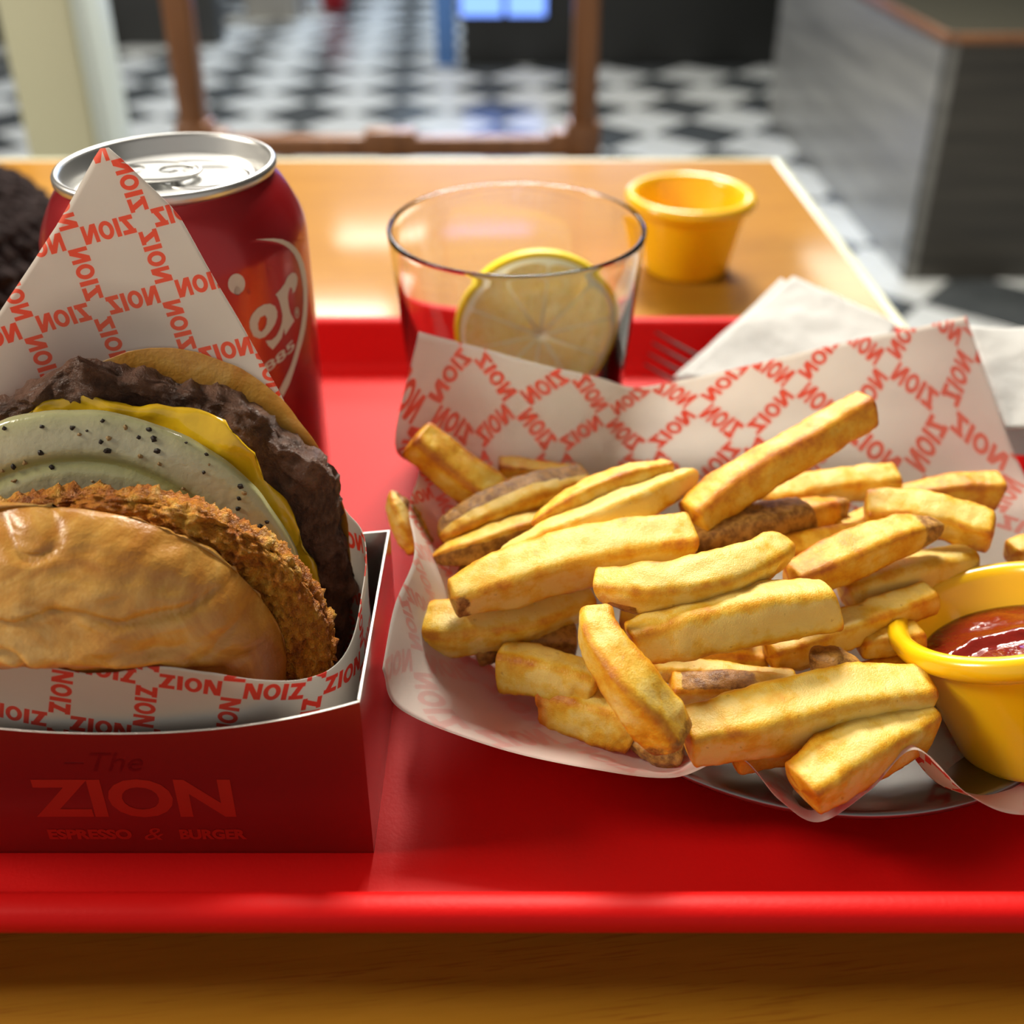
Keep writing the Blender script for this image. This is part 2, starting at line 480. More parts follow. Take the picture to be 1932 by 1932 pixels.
M_ONION, t = mat('onion_flesh', rough=0.16, sss=0.35, sss_rad=(0.004, 0.004, 0.002), coat=0.4, coat_rough=0.1)
t.set(color=t.mix(t.attr('ring'), (0.53, 0.51, 0.34), (0.42, 0.42, 0.16)))
t.bump(t.noise(300, 4), 0.35, 0.0010)
M_PEPPER = simple('black_pepper', (0.022, 0.016, 0.011), 0.6)
M_PEPPERTAN = simple('pepper_husk', (0.30, 0.19, 0.07), 0.6)
M_RIND = simple('lemon_rind', (0.88, 0.66, 0.010), 0.35, sss=0.2, sss_rad=(0.003, 0.002, 0.0004))
M_PITH = simple('lemon_pith', (0.92, 0.88, 0.60), 0.5, sss=0.4, sss_rad=(0.004, 0.004, 0.002))
M_PULP, t = mat('lemon_pulp', rough=0.18, sss=0.5, sss_rad=(0.006, 0.004, 0.001))
t.set(color=t.ramp(t.noise(320, 4, 0.6), [(0.3, (0.92, 0.72, 0.22)), (0.7, (0.96, 0.84, 0.40))]))
t.bump(t.noise(500, 3), 0.4, 0.001)

# ------------------------------------------------------------------ setting: floor of diamond tiles, walls, ceiling
FZ = -750.0
def structure(name, V, F, m):
    o = make(name, V, F, m); return tag(o, kind='structure')
floor = structure('floor', *box(-6000, 5000, -1500, 8200, FZ - 60, FZ - 3), M_GROUT)
side = 237.0
ang = math.radians(45 + 4)
e1 = Vector((math.cos(ang), math.sin(ang))); e2 = Vector((-math.sin(ang), math.cos(ang)))
org = Vector((-732, 3585))
Cm = Vector((0, 0, 205)); sp, cp = math.sin(math.radians(27.43)), math.cos(math.radians(27.43))
def view_px(p):
    d = Vector(p) - Cm
    zc = d.y * cp - d.z * sp; yc = d.y * sp + d.z * cp
    if zc < 1: return None
    return 966 + 1934 * d.x / zc, 644 - 1934 * yc / zc, zc
half = (side - 3) / 2
def tile_vf(c):
    V = []
    for z, h in ((FZ - 6, half), (FZ - 1.2, half), (FZ, half - 1.5)):
        for a, b in ((-1, -1), (1, -1), (1, 1), (-1, 1)):
            q = c + e1 * (a * h) + e2 * (b * h)
            V.append((q.x, q.y, z))
    F = grid_faces(4, 3, True) + [(8, 9, 10, 11)]
    return V, F
seen, rest = [], {0: [], 1: []}
for i in range(-26, 27):
    for j in range(-26, 27):
        c = org + e1 * (i * side) + e2 * (j * side)
        if not (-5800 < c.x < 4800 and -1300 < c.y < 8000): continue
        dark = (i + j) % 2 == 0
        q = view_px((c.x, c.y, FZ))
        vis = q is not None and -120 < q[0] < 2050 and -40 < q[1] < 720 and c.y > 900 and not (q[0] < 1470 and q[1] > 330)
        (seen if vis else rest[0 if dark else 1]).append((c, dark))
seen.sort(key=lambda s: s[0].y)
meshes = {}
for k, (c, dark) in enumerate(seen):
    if k >= 290:
        rest[0 if dark else 1].append((c, dark)); continue
    if dark not in meshes:
        o = make('tile', *tile_vf(c), M_TILEB if dark else M_TILEW, floor, smooth=False)
        # move the mesh to its own middle so that the copies can share it
        w = pt((c.x, c.y, FZ)); d = w - ORG[floor]
        for v in o.data.vertices: v.co -= d
        o.location = d; meshes[dark] = o
    else:
        o = meshes[dark].copy(); COL.objects.link(o); o.parent = floor
        o.location = pt((c.x, c.y, FZ)) - ORG[floor]
for d, mm_ in ((0, M_TILEB), (1, M_TILEW)):
    if rest[d]:
        tag(make('tiles_beyond', *join(*[tile_vf(c) for c, _ in rest[d]]), mm_, floor, smooth=False), kind='stuff')
structure('wall_back', *box(-6000, 5000, 8200, 8300, FZ - 60, 2100), M_WALL)
structure('wall_left', *box(-6100, -6000, -1500, 8300, FZ - 60, 2100), M_WALL)
structure('wall_right', *box(5000, 5100, -1500, 8300, FZ - 60, 2100), M_WALL)
structure('ceiling', *box(-6100, 5100, -1500, 8300, 2100, 2160), M_CEIL)

# ------------------------------------------------------------------ table
tb = thing('wooden_table', (-210, 300, FZ), 'honey coloured wooden table with a pale edge band, under the red tray', 'table')
X0, X1, Y0, Y1 = -640.0, 172.0, -120.0, 653.0
make('table_top', *box(X0, X1, Y0, Y1, -28, 0, 0.6, 1), M_WOOD, tb, smooth=False)
for nm, b in (('edge_band', (X1, X1 + 5.5, Y0 - 5.5, Y1 + 5.5)), ('edge_band', (X0 - 5.5, X0, Y0 - 5.5, Y1 + 5.5)), ('edge_band', (X0, X1, Y1, Y1 + 5.5)), ('edge_band', (X0, X1, Y0 - 5.5, Y0))):
    make(nm, *box(*b, -29, 0.3, 1.6, 3), M_EDGE, tb)
make('pedestal', *lathe([(38, -28), (34, -60), (34, FZ + 40), (60, FZ + 22), (0.1, FZ + 22)], -210, 270, 32), M_STEEL, tb)
make('pedestal_foot', *lathe([(0.1, FZ), (240, FZ), (240, FZ + 10), (60, FZ + 24), (0.1, FZ + 24)], -210, 270, 48), M_DARK, tb)

# ------------------------------------------------------------------ tray
def rounded_rect(x0, x1, y0, y1, r, n=8):
    P = []
    for cx, cy, a in ((x1 - r, y0 + r, -90), (x1 - r, y1 - r, 0), (x0 + r, y1 - r, 90), (x0 + r, y0 + r, 180)):
        for k in range(n + 1):
            t = math.radians(a + 90 * k / n); P.append((cx + r * math.cos(t), cy + r * math.sin(t)))
    return P
TX0, TX1, TY0, TY1 = -186.0, 171.0, 118.5, 374.0
V, n = [], 0
prof = [(0.6, 18.6), (0, 19.8), (0.3, 21.6), (1.2, 22.8), (2.6, 23.2), (5.0, 23.0), (6.4, 22.2), (7.4, 20.4), (12.0, 8.8), (13.2, 6.8), (15.4, 5.3), (19.0, 5.0)]
for ins, z in prof:
    R = rounded_rect(TX0 + ins, TX1 - ins, TY0 + ins, TY1 - ins, max(6, 44 - ins), 8)
    n = len(R); V += [(x, y, z) for x, y in R]
top = len(prof)
F = grid_faces(n, top, True) + [tuple(range((top - 1) * n, top * n))]
under = [(19.0, 0.4), (15.0, 0.6), (12.4, 3.2), (10.0, 8.0), (4.6, 19.4), (3.0, 20.0)]
b0 = len(V)
for ins, z in under:
    R = rounded_rect(TX0 + ins, TX1 - ins, TY0 + ins, TY1 - ins, max(6, 44 - ins), 8)
    V += [(x, y, z) for x, y in R]
F += [tuple(reversed([b0 + i for i in f])) if False else tuple(b0 + i for i in f) for f in grid_faces(n, len(under), True)]
F += [tuple(reversed(range(b0, b0 + n)))]
last = b0 + (len(under) - 1) * n
F += [(last + i, last + (i + 1) % n, (i + 1) % n, i) for i in range(n)]
tag(make('serving_tray', V, F, M_TRAY), 'glossy red plastic tray with a raised rim holding the whole meal', 'tray')

# ------------------------------------------------------------------ soda can
CX_, CY_, CR = -86.5 * 1.03, 248 * 1.03, 34.0
ZT = 124.6
can = thing('soda_can', (CX_, CY_, 5), 'dark red soda can with white lettering and silver lid behind the burger', 'can')
body = [(0.1, 9), (20, 9), (23, 6), (25, 5), (27, 6), (30, 10), (33.2, 15), (34, 19), (34, 104.5), (33.7, 107), (32.6, 110.5), (30.5, 115), (28.6, 118.5), (26.6, 120.8), (26.2, 121.8)]
make('can_body', *lathe(body, CX_, CY_, 128), M_CAN, can)
zl = ZT
lid = [(26.2, zl - 3.2), (27.3, zl - 2.9), (27.75, zl - 2.2), (27.8, zl - 0.9), (27.4, zl - 0.2), (26.8, zl), (26.2, zl - 0.3), (25.8, zl - 1.2), (24.6, zl - 5.2), (24.0, zl - 6.6), (23.2, zl - 6.9), (22.6, zl - 6.3), (22.3, zl - 4.9), (21.7, zl - 4.4), (20, zl - 4.4), (0.1, zl - 4.4)]
make('can_lid', *lathe(lid, CX_, CY_, 128), M_SILVER, can)
def ring(cx, cy, rx, ry, z, w, h, rot=0, n=56, m=6):
    V = []
    for i in range(n):
        t = 2 * math.pi * i / n
        for k in range(m):
            s = 2 * math.pi * k / m
            x = (rx + w * math.cos(s)) * math.cos(t); y = (ry + w * math.cos(s)) * math.sin(t)
            V.append((cx + x * math.cos(rot) - y * math.sin(rot), cy + x * math.sin(rot) + y * math.cos(rot), z + h * math.sin(s)))
    return V, grid_faces(m, n, True, True)
pz = zl - 4.4
make('opening_score', *join(ring(CX_ + 9.5, CY_ + .5, 11.2, 9.6, pz, 0.45, 0.35), ring(CX_ + 10, CY_ + .5, 9.4, 7.6, pz, 0.35, 0.3), ring(CX_ + 3, CY_, 17.6, 14.8, pz, 0.5, 0.35)), M_SILVER, can)
def oval(cx, cy, rx, ry, n=36, pw=2.4):
    P = []
    for i in range(n):
        t = 2 * math.pi * i / n; c, s_ = math.cos(t), math.sin(t)
        P.append((cx + rx * math.copysign(abs(c) ** (2 / pw), c), cy + ry * math.copysign(abs(s_) ** (2 / pw), s_)))
    return P
tabx, taby = CX_ - 0.5, CY_ - 0.5
tab = make('pull_tab', *extruded([oval(tabx - 3, taby, 12.2, 7.6), oval(tabx - 9.6, taby + .3, 4.0, 4.6), oval(tabx + 2.6, taby + 1.4, 4.4, 3.4)], pz + 1.4, pz + 2.1), M_SILVER, can, smooth=False)
make('tab_rim', *ring(tabx - 3, taby, 12.0, 7.4, pz + 1.75, 0.75, 0.75), M_SILVER, tab)
make('rivet', *lathe([(2.2, pz), (2.2, pz + 1.0), (1.8, pz + 1.5), (0.1, pz + 1.6)], tabx + 3.0, taby - .2, 24), M_SILVER, can)
MARKS = {'swoosh': [[(-23.37, 111.69), (-20.41, 110.94), (-17.47, 110.04), (-14.22, 108.6), (-11.32, 106.68), (-8.49, 104.12), (-6.27, 101.38), (-4.43, 98.11), (-3.39, 95.13), (-3.17, 91.95), (-3.56, 89.0), (-4.55, 86.32), (-5.85, 83.51), (-7.75, 80.46), (-9.97, 77.83), (-12.37, 75.28), (-15.02, 72.04), (-17.79, 68.56), (-20.87, 65.73), (-21.76, 68.32), (-19.17, 70.85), (-16.73, 73.15), (-14.59, 75.84), (-12.36, 79.0), (-10.11, 82.13), (-8.44, 85.01), (-7.26, 88.1), (-6.62, 91.43), (-6.77, 94.56), (-7.29, 97.31), (-8.3, 100.23), (-9.79, 102.81), (-11.65, 105.0), (-13.76, 106.88), (-16.05, 108.43), (-18.49, 109.71), (-21.02, 110.77)]], 'letter_ball': [[(-27.74, 101.27), (-27.87, 100.7), (-28.12, 100.19), (-28.45, 99.77), (-28.86, 99.46), (-29.32, 99.27), (-29.82, 99.21), (-30.31, 99.29), (-30.78, 99.49), (-31.21, 99.82), (-31.57, 100.24), (-31.85, 100.75), (-32.04, 101.32), (-32.12, 101.92), (-32.09, 102.51), (-31.96, 103.08), (-31.73, 103.59), (-31.41, 104.02), (-31.02, 104.34), (-30.58, 104.55), (-30.1, 104.61), (-29.61, 104.54), (-29.13, 104.34), (-28.69, 104.01), (-28.31, 103.58), (-28.01, 103.06), (-27.81, 102.48), (-27.71, 101.87)]], 'letter_e': [[(-27.38, 92.0), (-26.63, 92.85), (-25.08, 93.77), (-23.14, 94.05), (-21.21, 93.52), (-19.73, 92.25), (-19.2, 90.54), (-19.5, 88.91), (-20.42, 87.52), (-21.62, 86.5), (-22.89, 85.74), (-24.09, 85.2), (-25.7, 85.32), (-27.33, 86.66), (-28.01, 89.14), (-27.91, 90.83)], [(-23.27, 91.14), (-22.73, 89.94), (-23.07, 88.58), (-23.76, 87.59), (-24.95, 86.92), (-25.75, 87.84), (-25.65, 89.55), (-24.8, 90.97)]], 'letter_r': [[(-19.13, 95.23), (-17.03, 96.0), (-15.1, 96.95), (-14.39, 97.77), (-13.31, 98.32), (-11.6, 98.41), (-9.92, 97.54), (-9.27, 95.89), (-9.84, 94.37), (-11.31, 92.98), (-12.57, 92.82), (-12.29, 93.66), (-12.55, 94.52), (-13.3, 94.97), (-14.23, 93.98), (-14.69, 92.67), (-14.69, 90.4), (-14.33, 87.96), (-12.98, 85.17), (-15.36, 84.06), (-17.36, 82.89), (-17.45, 84.99), (-18.74, 82.73), (-20.16, 81.8), (-22.14, 80.72), (-23.36, 82.37), (-23.98, 84.02), (-22.05, 83.5), (-20.47, 83.99), (-19.0, 85.4), (-17.93, 86.98), (-17.48, 88.82), (-17.7, 90.67), (-18.04, 92.81), (-18.59, 94.52)]], 'registered_ring': [[(-10.27, 86.27), (-10.36, 85.96), (-10.51, 85.69), (-10.7, 85.47), (-10.93, 85.32), (-11.17, 85.25), (-11.43, 85.25), (-11.68, 85.32), (-11.91, 85.47), (-12.12, 85.68), (-12.29, 85.95), (-12.41, 86.26), (-12.48, 86.6), (-12.5, 86.94), (-12.47, 87.28), (-12.38, 87.6), (-12.25, 87.87), (-12.07, 88.09), (-11.86, 88.25), (-11.62, 88.33), (-11.37, 88.34), (-11.12, 88.26), (-10.87, 88.11), (-10.66, 87.9), (-10.47, 87.62), (-10.34, 87.31), (-10.25, 86.96), (-10.23, 86.62)], [(-10.53, 86.4), (-10.61, 86.14), (-10.72, 85.92), (-10.87, 85.75), (-11.05, 85.62), (-11.24, 85.56), (-11.43, 85.55), (-11.63, 85.61), (-11.81, 85.72), (-11.96, 85.89), (-12.09, 86.1), (-12.19, 86.35), (-12.24, 86.62), (-12.26, 86.9), (-12.23, 87.17), (-12.16, 87.43), (-12.05, 87.65), (-11.91, 87.83), (-11.75, 87.96), (-11.56, 88.03), (-11.37, 88.04), (-11.17, 87.98), (-10.99, 87.86), (-10.82, 87.69), (-10.68, 87.48), (-10.58, 87.23), (-10.52, 86.95), (-10.5, 86.67)]], 'registered_r': [[(-11.91, 86.23), (-11.65, 87.66), (-10.99, 87.48), (-10.8, 87.01), (-11.13, 86.73), (-10.92, 85.9), (-11.19, 85.98), (-11.41, 86.75), (-11.54, 86.76), (-11.67, 86.12)]], 'date_frame': [[(-24.36, 75.04), (-13.88, 77.62), (-25.04, 78.18)]]}
def wrap_can(VF, off=0.10):
    return xform(VF, lambda v: (CX_ + (CR + off) * math.cos(v[0] / CR), CY_ + (CR + off) * math.sin(v[0] / CR), v[1]))
for nm in ('swoosh', 'letter_ball', 'letter_e', 'letter_r', 'registered_ring', 'registered_r'):
    make('print_' + nm, *wrap_can(flat_shape(MARKS[nm], 2.0)), M_CANPRINT, can)
o_, e_, t_ = MARKS['date_frame'][0]
TV, TF, asp = text_shape('1885', 0.02)
def date(v):
    # the word rises along its baseline; only its last three figures clear the paper
    u = -0.33 + v[0] * 1.33
    return (o_[0] + (e_[0] - o_[0]) * u + (t_[0] - o_[0]) * v[1] * .9, o_[1] + (e_[1] - o_[1]) * u + (t_[1] - o_[1]) * v[1] * .9, 0)
make('print_date', *wrap_can(xform((TV, TF), date)), M_CANPRINT, can)
drops = []
for px_ in ((-57, 108.5, 0.9), (-51.5, 109.5, 0.6), (-48, 102, 0.5), (-50.5, 104, .6), (-44, 98, .45), (-30, 100, 1.0), (-27, 99, .5), (-46, 84, .6), (-26, 78, .5), (-55, 96, .5), (-40, 112, .45), (-20.5, 103, .5)):
    s0, z0, r0 = px_
    bmd = bmesh.new(); bmesh.ops.create_icosphere(bmd, subdivisions=2, radius=r0)
    zr = CR if z0 < 105 else interp(z0, [105, 107, 110.5, 115], [34, 33.7, 32.6, 30.5])
    c0 = Vector((CX_ + zr * math.cos(s0 / CR), CY_ + zr * math.sin(s0 / CR), z0))
    bmd.verts.index_update()
    drops.append(([tuple(c0 + Vector((v.co.x * .8, v.co.y * .8, v.co.z * 1.3))) for v in bmd.verts], [tuple(v.index for v in f.verts) for f in bmd.faces])); bmd.free()
tag(make('water_drops', *join(*drops), M_DROP, can), kind='stuff')

# ------------------------------------------------------------------ burger box
BX0, BX1, BY0, BY1 = -131.0, -29.8, 145.5, 201.0
bx = thing('burger_box', (-80, 173, 5), 'open dark red card box with silver lining holding the wrapped burger', 'box')
def front_top(x): return 41.0 + 9.0 * (abs((x + 80.4) / 50.6)) ** 2.2
def panel(pts_top, p0, nrm, th=0.55):
    """upright card panel: list of (point on foot, height) ; outer face printed, inner and rim silver"""
    V, F, fm = [], [], []
    n = len(pts_top)
    for off in (0.0, th):
        for (x, y, zt) in pts_top: V.append((x + nrm[0] * off, y + nrm[1] * off, 5.4))
        for (x, y, zt) in pts_top: V.append((x + nrm[0] * off, y + nrm[1] * off, zt))
    for i in range(n - 1):
        F.append((i, i + 1, n + i + 1, n + i)); fm.append(0)
        F.append((2 * n + i, 3 * n + i, 3 * n + i + 1, 2 * n + i + 1)); fm.append(1)
        F.append((n + i, n + i + 1, 3 * n + i + 1, 3 * n + i)); fm.append(2)
    for k in (0, n - 1):
        F.append((k, n + k, 3 * n + k, 2 * n + k)); fm.append(0)
    return V, F, fm
N = 41
fr = [(BX0 + (BX1 - BX0) * i / (N - 1), BY0, front_top(BX0 + (BX1 - BX0) * i / (N - 1))) for i in range(N)]
MB_ = [M_BOXRED, M_FOIL, M_FOILEDGE]
def mkpanel(nm, pts, nrm):
    V, F, fm = panel(pts, None, nrm); return make(nm, V, F, MB_, bx, smooth=False, fmat=fm)
front = mkpanel('front_panel', fr, (0, 1))
mkpanel('side_panel', [(BX1, BY0 + .58, front_top(BX1)), (BX1, BY0 + 20, 49.6), (BX1, BY1 - .58, 48.8)], (-1, 0))
mkpanel('side_panel', [(BX0, BY0 + .58, front_top(BX0)), (BX0, BY1 - .58, 48.8)], (1, 0))
mkpanel('back_panel', [(BX0, BY1, 48.8), (BX1 - 9, BY1, 47.8), (BX1, BY1, 48.8)], (0, -1))
make('box_bottom', *box(BX0, BX1, BY0, BY1, 5.05, 5.5), M_BOXRED, bx, smooth=False)
def print_on_front(nm, body, x0, x1, z0, z1, m, bold=0.0, shear=0.0, slope=0.0, arch=0.0):
    TV, TF, a = text_shape(body, bold, shear)
    f = lambda v: (x0 + (x1 - x0) * v[0], BY0 - 0.06, z0 + (z1 - z0) * v[1] * (1 + arch * (1 - 2 * abs(v[0] - .5))) + slope * v[0])
    return make(nm, *xform((TV, TF), f), m, front, smooth=False)
print_on_front('print_script', 'The', -85.5, -75.0, 30.5, 35.8, M_BOXDARK, 0.0, 0.4)
make('print_dash', *box(-91, -87.2, BY0 - .08, BY0 - .02, 32.6, 33.0), M_BOXDARK, front, smooth=False)
print_on_front('print_name', 'ZION', -100.0, -58.0, 16.6, 28.2, M_BOXPRINT, 0.035)
print_on_front('print_line', 'ESPRESSO', -98.8, -81.0, 9.6, 12.8, M_BOXPRINT, 0.05)
print_on_front('print_line', '&', -78.4, -74.2, 9.4, 13.2, M_BOXPRINT, 0.0, 0.3)
print_on_front('print_line', 'BURGER', -70.8, -56.6, 9.6, 12.8, M_BOXPRINT, 0.05)

# ------------------------------------------------------------------ burger wrapper
wcx, wcy, wa, wb = -81.0, 173.6, 48.4, 25.2
NU, NVV = 420, 60
def ztop(x, back, y):
    zb = interp(x, [-131, -126, -118, -101, -89.5, -88, -86.5, -74, -54, -45, -38, -33], [62, 86, 101, 123, 139.5, 140.5, 139.5, 126, 85, 65, 58, 56])
    return zb
V, UV = [], []
u_acc = 0; prev = None
cols = []
for i in range(NU + 1):
    t = -math.pi / 2 - math.radians(38) + 2 * math.pi * i / NU    # the seam lies at the front left, inside the box
    c, s_ = math.cos(t), math.sin(t); pw = 2 / 3.6
    x = wcx + wa * math.copysign(abs(c) ** pw, c); y = wcy + wb * math.copysign(abs(s_) ** pw, s_)
    bk = smooth(-0.1, 0.45, s_)
    zf = 55.5 - 7.5 * smooth(-60, -42, x) * (1 - smooth(-0.75, 0.3, s_)) + 1.2 * math.sin(x * .25)
    zt = zf + (ztop(x, True, y) - zf) * bk
    if prev is not None: u_acc += math.hypot(x - prev[0], y - prev[1])
    prev = (x, y); cols.append((x, y, zt, bk, u_acc))
for j in range(NVV):
    f = j / (NVV - 1)
    for (x, y, zt, bk, u) in cols:
        z = 8 + (zt - 8) * f
        lean = max(0, z - 46) * 0.19 * bk
        wob = 0.6 * nz((x, y, z), 0.06, 3) * smooth(10, 40, z)
        V.append((x + wob * .5, y + lean + wob, z)); UV.append((u, z * 1.02))
wr = make('burger_wrapper', V, grid_faces(NU + 1, NVV), [M_WRAP_OUT, M_WRAP_IN], uv=UV)
md = wr.modifiers.new('sheet', 'SOLIDIFY'); md.thickness = 0.00016; md.offset = -1; md.material_offset = 1; md.use_rim = True
tag(wr, 'white paper sleeve printed with orange ZION words, peaked behind the burger', 'wrapper')

# ------------------------------------------------------------------ burger
bg = thing('hamburger', (-88, 172, 12), 'hamburger standing on edge in the printed sleeve, fillings showing', 'hamburger')
def slab(cx, cy, cz, rx, rz, th, lean, nu=150, nv=60, e=0.45, amp=0.0, freq=0.1, seed=0.0, edge_amp=0.0, post=None, fine=0.0, sup=2.0):
    """round slab standing on edge: faces the viewer along -y, leans back with height"""
    V, A = [], []
    for j in range(nv):
        ph = -math.pi / 2 + math.pi * j / (nv - 1)
        rr = max(0.0, math.cos(ph)) ** e; dd = math.copysign(abs(math.sin(ph)) ** e, math.sin(ph))
        for i in range(nu):
            t = 2 * math.pi * i / nu
            k = (1.0 + edge_amp * fbm((math.cos(t) * 3, math.sin(t) * 3, seed), 1.0, seed, 3)) * (abs(math.cos(t)) ** sup + abs(math.sin(t)) ** sup) ** (-1 / sup)
            x = rx * rr * k * math.cos(t); z = rz * rr * k * math.sin(t); y = dd * th / 2
            p = Vector((cx + x, cy + y + (cz + z - 45) * lean, cz + z))
            nrm = Vector((x / rx / rx, dd * 2 / th * 0.6 * (1 if abs(dd) > .5 else .6), z / rz / rz)); nrm = nrm.normalized() if nrm.length else Vector((0, -1, 0))
            d = amp * fbm(p, freq, seed, 5) if amp else 0
            if fine: d += fine * fbm(p, freq * 4, seed + 9, 3)
            p = p + nrm * d
            if post: p = post(p, x / rx, z / rz, dd)
            if p.z < 8.0: p.z = 8.0 + (p.z - 8.0) * 0.02
            V.append(tuple(p)); A.append(d / (amp + fine + 1e-6))
    return V, grid_faces(nu, nv, True), A
def tuck(p, gap):
    # keep a slab inside the paper sleeve
    lim = wa - gap - 0.6
    p.x = max(wcx - lim, min(wcx + lim, p.x))
    u = abs(p.x - wcx) / wa
    yb = wcy + wb * (1 - u ** 3.6) ** (1 / 3.6) + max(0, p.z - 46) * 0.19 - gap
    if p.y > yb: p.y = yb - 0.02 * (p.y - yb)
    return p
def bun_post(p, u, w, d): return tuck(p, 0.9)
# back bun
V, F, A = slab(-80, 201.8, 45.5, 42, 50.0, 9, 0.22, amp=0.8, freq=0.06, seed=5, e=0.6, post=bun_post)
make('back_bun', V, F, M_BUN, bg, attrs={'crust': [0.1 + 0.3 * a for a in A]})
# beef patty with a ragged rim
def crumb(p, u, w, d):
    g = math.exp(-((p.x + 95) / 8) ** 2 - ((p.z - 94) / 6) ** 2)
    p.z += 9.5 * g; p.y -= 3 * g
    g = math.exp(-((p.x + 104) / 13) ** 2 - ((p.z - 88) / 7) ** 2)
    p.z += 4.0 * g
    p.y -= 3 * g
    return tuck(p, 2.4)
V, F, A = slab(-91, 190.2, 43.5, 52.5, 47.0, 9.5, 0.24, 300, 120, 0.42, 2.0, 0.19, 11, 0.06, crumb, 0.75, 2.5)
make('beef_patty', V, F, M_BEEF, bg, attrs={'crust': [0.25 * a for a in A]})
# cheese: thin, drooping, with a thick folded corner at the upper right
def melt(p, u, w, d):
    g = math.exp(-((p.x + 62) / 9) ** 2 - ((p.z - 80) / 8) ** 2)
    p.z += 4.0 * g; p.x += 3.0 * g; p.y -= 3.4 * g
    return p
V, F, A = slab(-90.5, 183.4, 43, 45.5, 48.0, 3.6, 0.24, 160, 50, 0.5, 1.5, 0.10, 21, 0.07, melt)
ch = make('cheese', V, F, M_CHEESE, bg)
# onion slice with concentric rings
def onion_post(p, u, w, d):
    r = math.hypot(u, w)
    if d < 0:
        g = 0.0
        for rr in (0.78, 0.58, 0.38):
            g += math.exp(-((r - rr) / 0.028) ** 2)
        p.y += 1.0 * g - 1.5 * max(0, 0.8 - r)
    return p
V, F, A = slab(-94, 177.6, 44, 48.0, 46.5, 6.0, 0.24, 180, 110, 0.55, 0.5, 0.04, 31, 0.01, onion_post)
ringa = []
for (x, y, z) in V:
    r = math.hypot((x + 94) / 48.0, (z - 44) / 46.5)
    ringa.append(max(math.exp(-((r - 0.78) / 0.05) ** 2), math.exp(-((r - 0.58) / 0.05) ** 2), smooth(0.9, 1.02, r) * .6, smooth(0.6, 0.2, r) * .6))
on = make('onion_slice', V, F, M_ONION, bg, attrs={'ring': ringa})
ONV = [v for v in V if 62 < v[2] < 89 and -130 < v[0] < -50 and v[1] < 177.6 + (v[2] - 45) * 0.24 - 1.0]
def flakes(n, seed, lo, hi):
    rnd = random.Random(seed); L = []
    for _ in range(n):
        x, y, z = rnd.choice(ONV)
        a = rnd.uniform(lo, hi)
        bmq = bmesh.new(); bmesh.ops.create_icosphere(bmq, subdivisions=1, radius=a)
        bmq.verts.index_update()
        L.append(([(x + v.co.x * rnd.uniform(.5, 1.3), y - .1 + v.co.y * .6, z + v.co.z * rnd.uniform(.5, 1.3)) for v in bmq.verts], [tuple(v.index for v in f.verts) for f in bmq.faces])); bmq.free()
    return join(*L)
tag(make('pepper_flakes', *flakes(46, 3, .4, .95), M_PEPPER, on, smooth=False), kind='stuff')
tag(make('pepper_husks', *flakes(26, 5, .35, .8), M_PEPPERTAN, on, smooth=False), kind='stuff')
# crisp patty
def crisp(p, u, w, d):
    return p
V, F, A = slab(-86, 169.2, 45, 47.0, 36.5, 10.5, 0.06, 340, 130, 0.5, 1.5, 0.20, 41, 0.02, crisp, 1.5)
make('crisp_patty', V, F, M_HASH, bg, attrs={'crust': [-0.25 * a for a in A]})
# front bun: domed towards the viewer, hanging over the edge of the sleeve
def dome(p, u, w, d):
    if d < 0:
        r = math.hypot(u, w)
        out = 20.0 * (max(0.0, 1 - r ** 2.3)) ** 0.55
        p.y = 163.0 + (p.z - 45) * 0.05 - out * (-d) ** 0.3
    lim = 152.5 - 11.5 * smooth(50, 66, p.z)
    if p.y < lim: p.y = lim - (lim - p.y) * 0.10
    # folds and dents of the squeezed crust
    if d < 0:
        p.y += 1.3 * fbm((p.x, p.z * 1.6, 0), 0.075, 51, 3) + 0.5 * fbm((p.x * .7, p.z * 2.2, 4), 0.2, 61, 3)
        cr = abs(nz((p.x * .6, p.z * 1.2, 2), 0.09, 71)); p.y += 1.5 * math.exp(-(cr / 0.06) ** 2) * smooth(52, 60, p.z)
    return p
V, F, A = slab(-92.5, 162.4, 45, 44.5, 38.0, 5, 0.05, 220, 130, 0.62, 0.0, 0.05, 51, 0.015, dome)
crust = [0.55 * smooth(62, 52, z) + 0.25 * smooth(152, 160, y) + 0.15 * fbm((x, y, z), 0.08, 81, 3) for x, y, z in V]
make('front_bun', V, F, M_BUN, bg, attrs={'crust': crust})

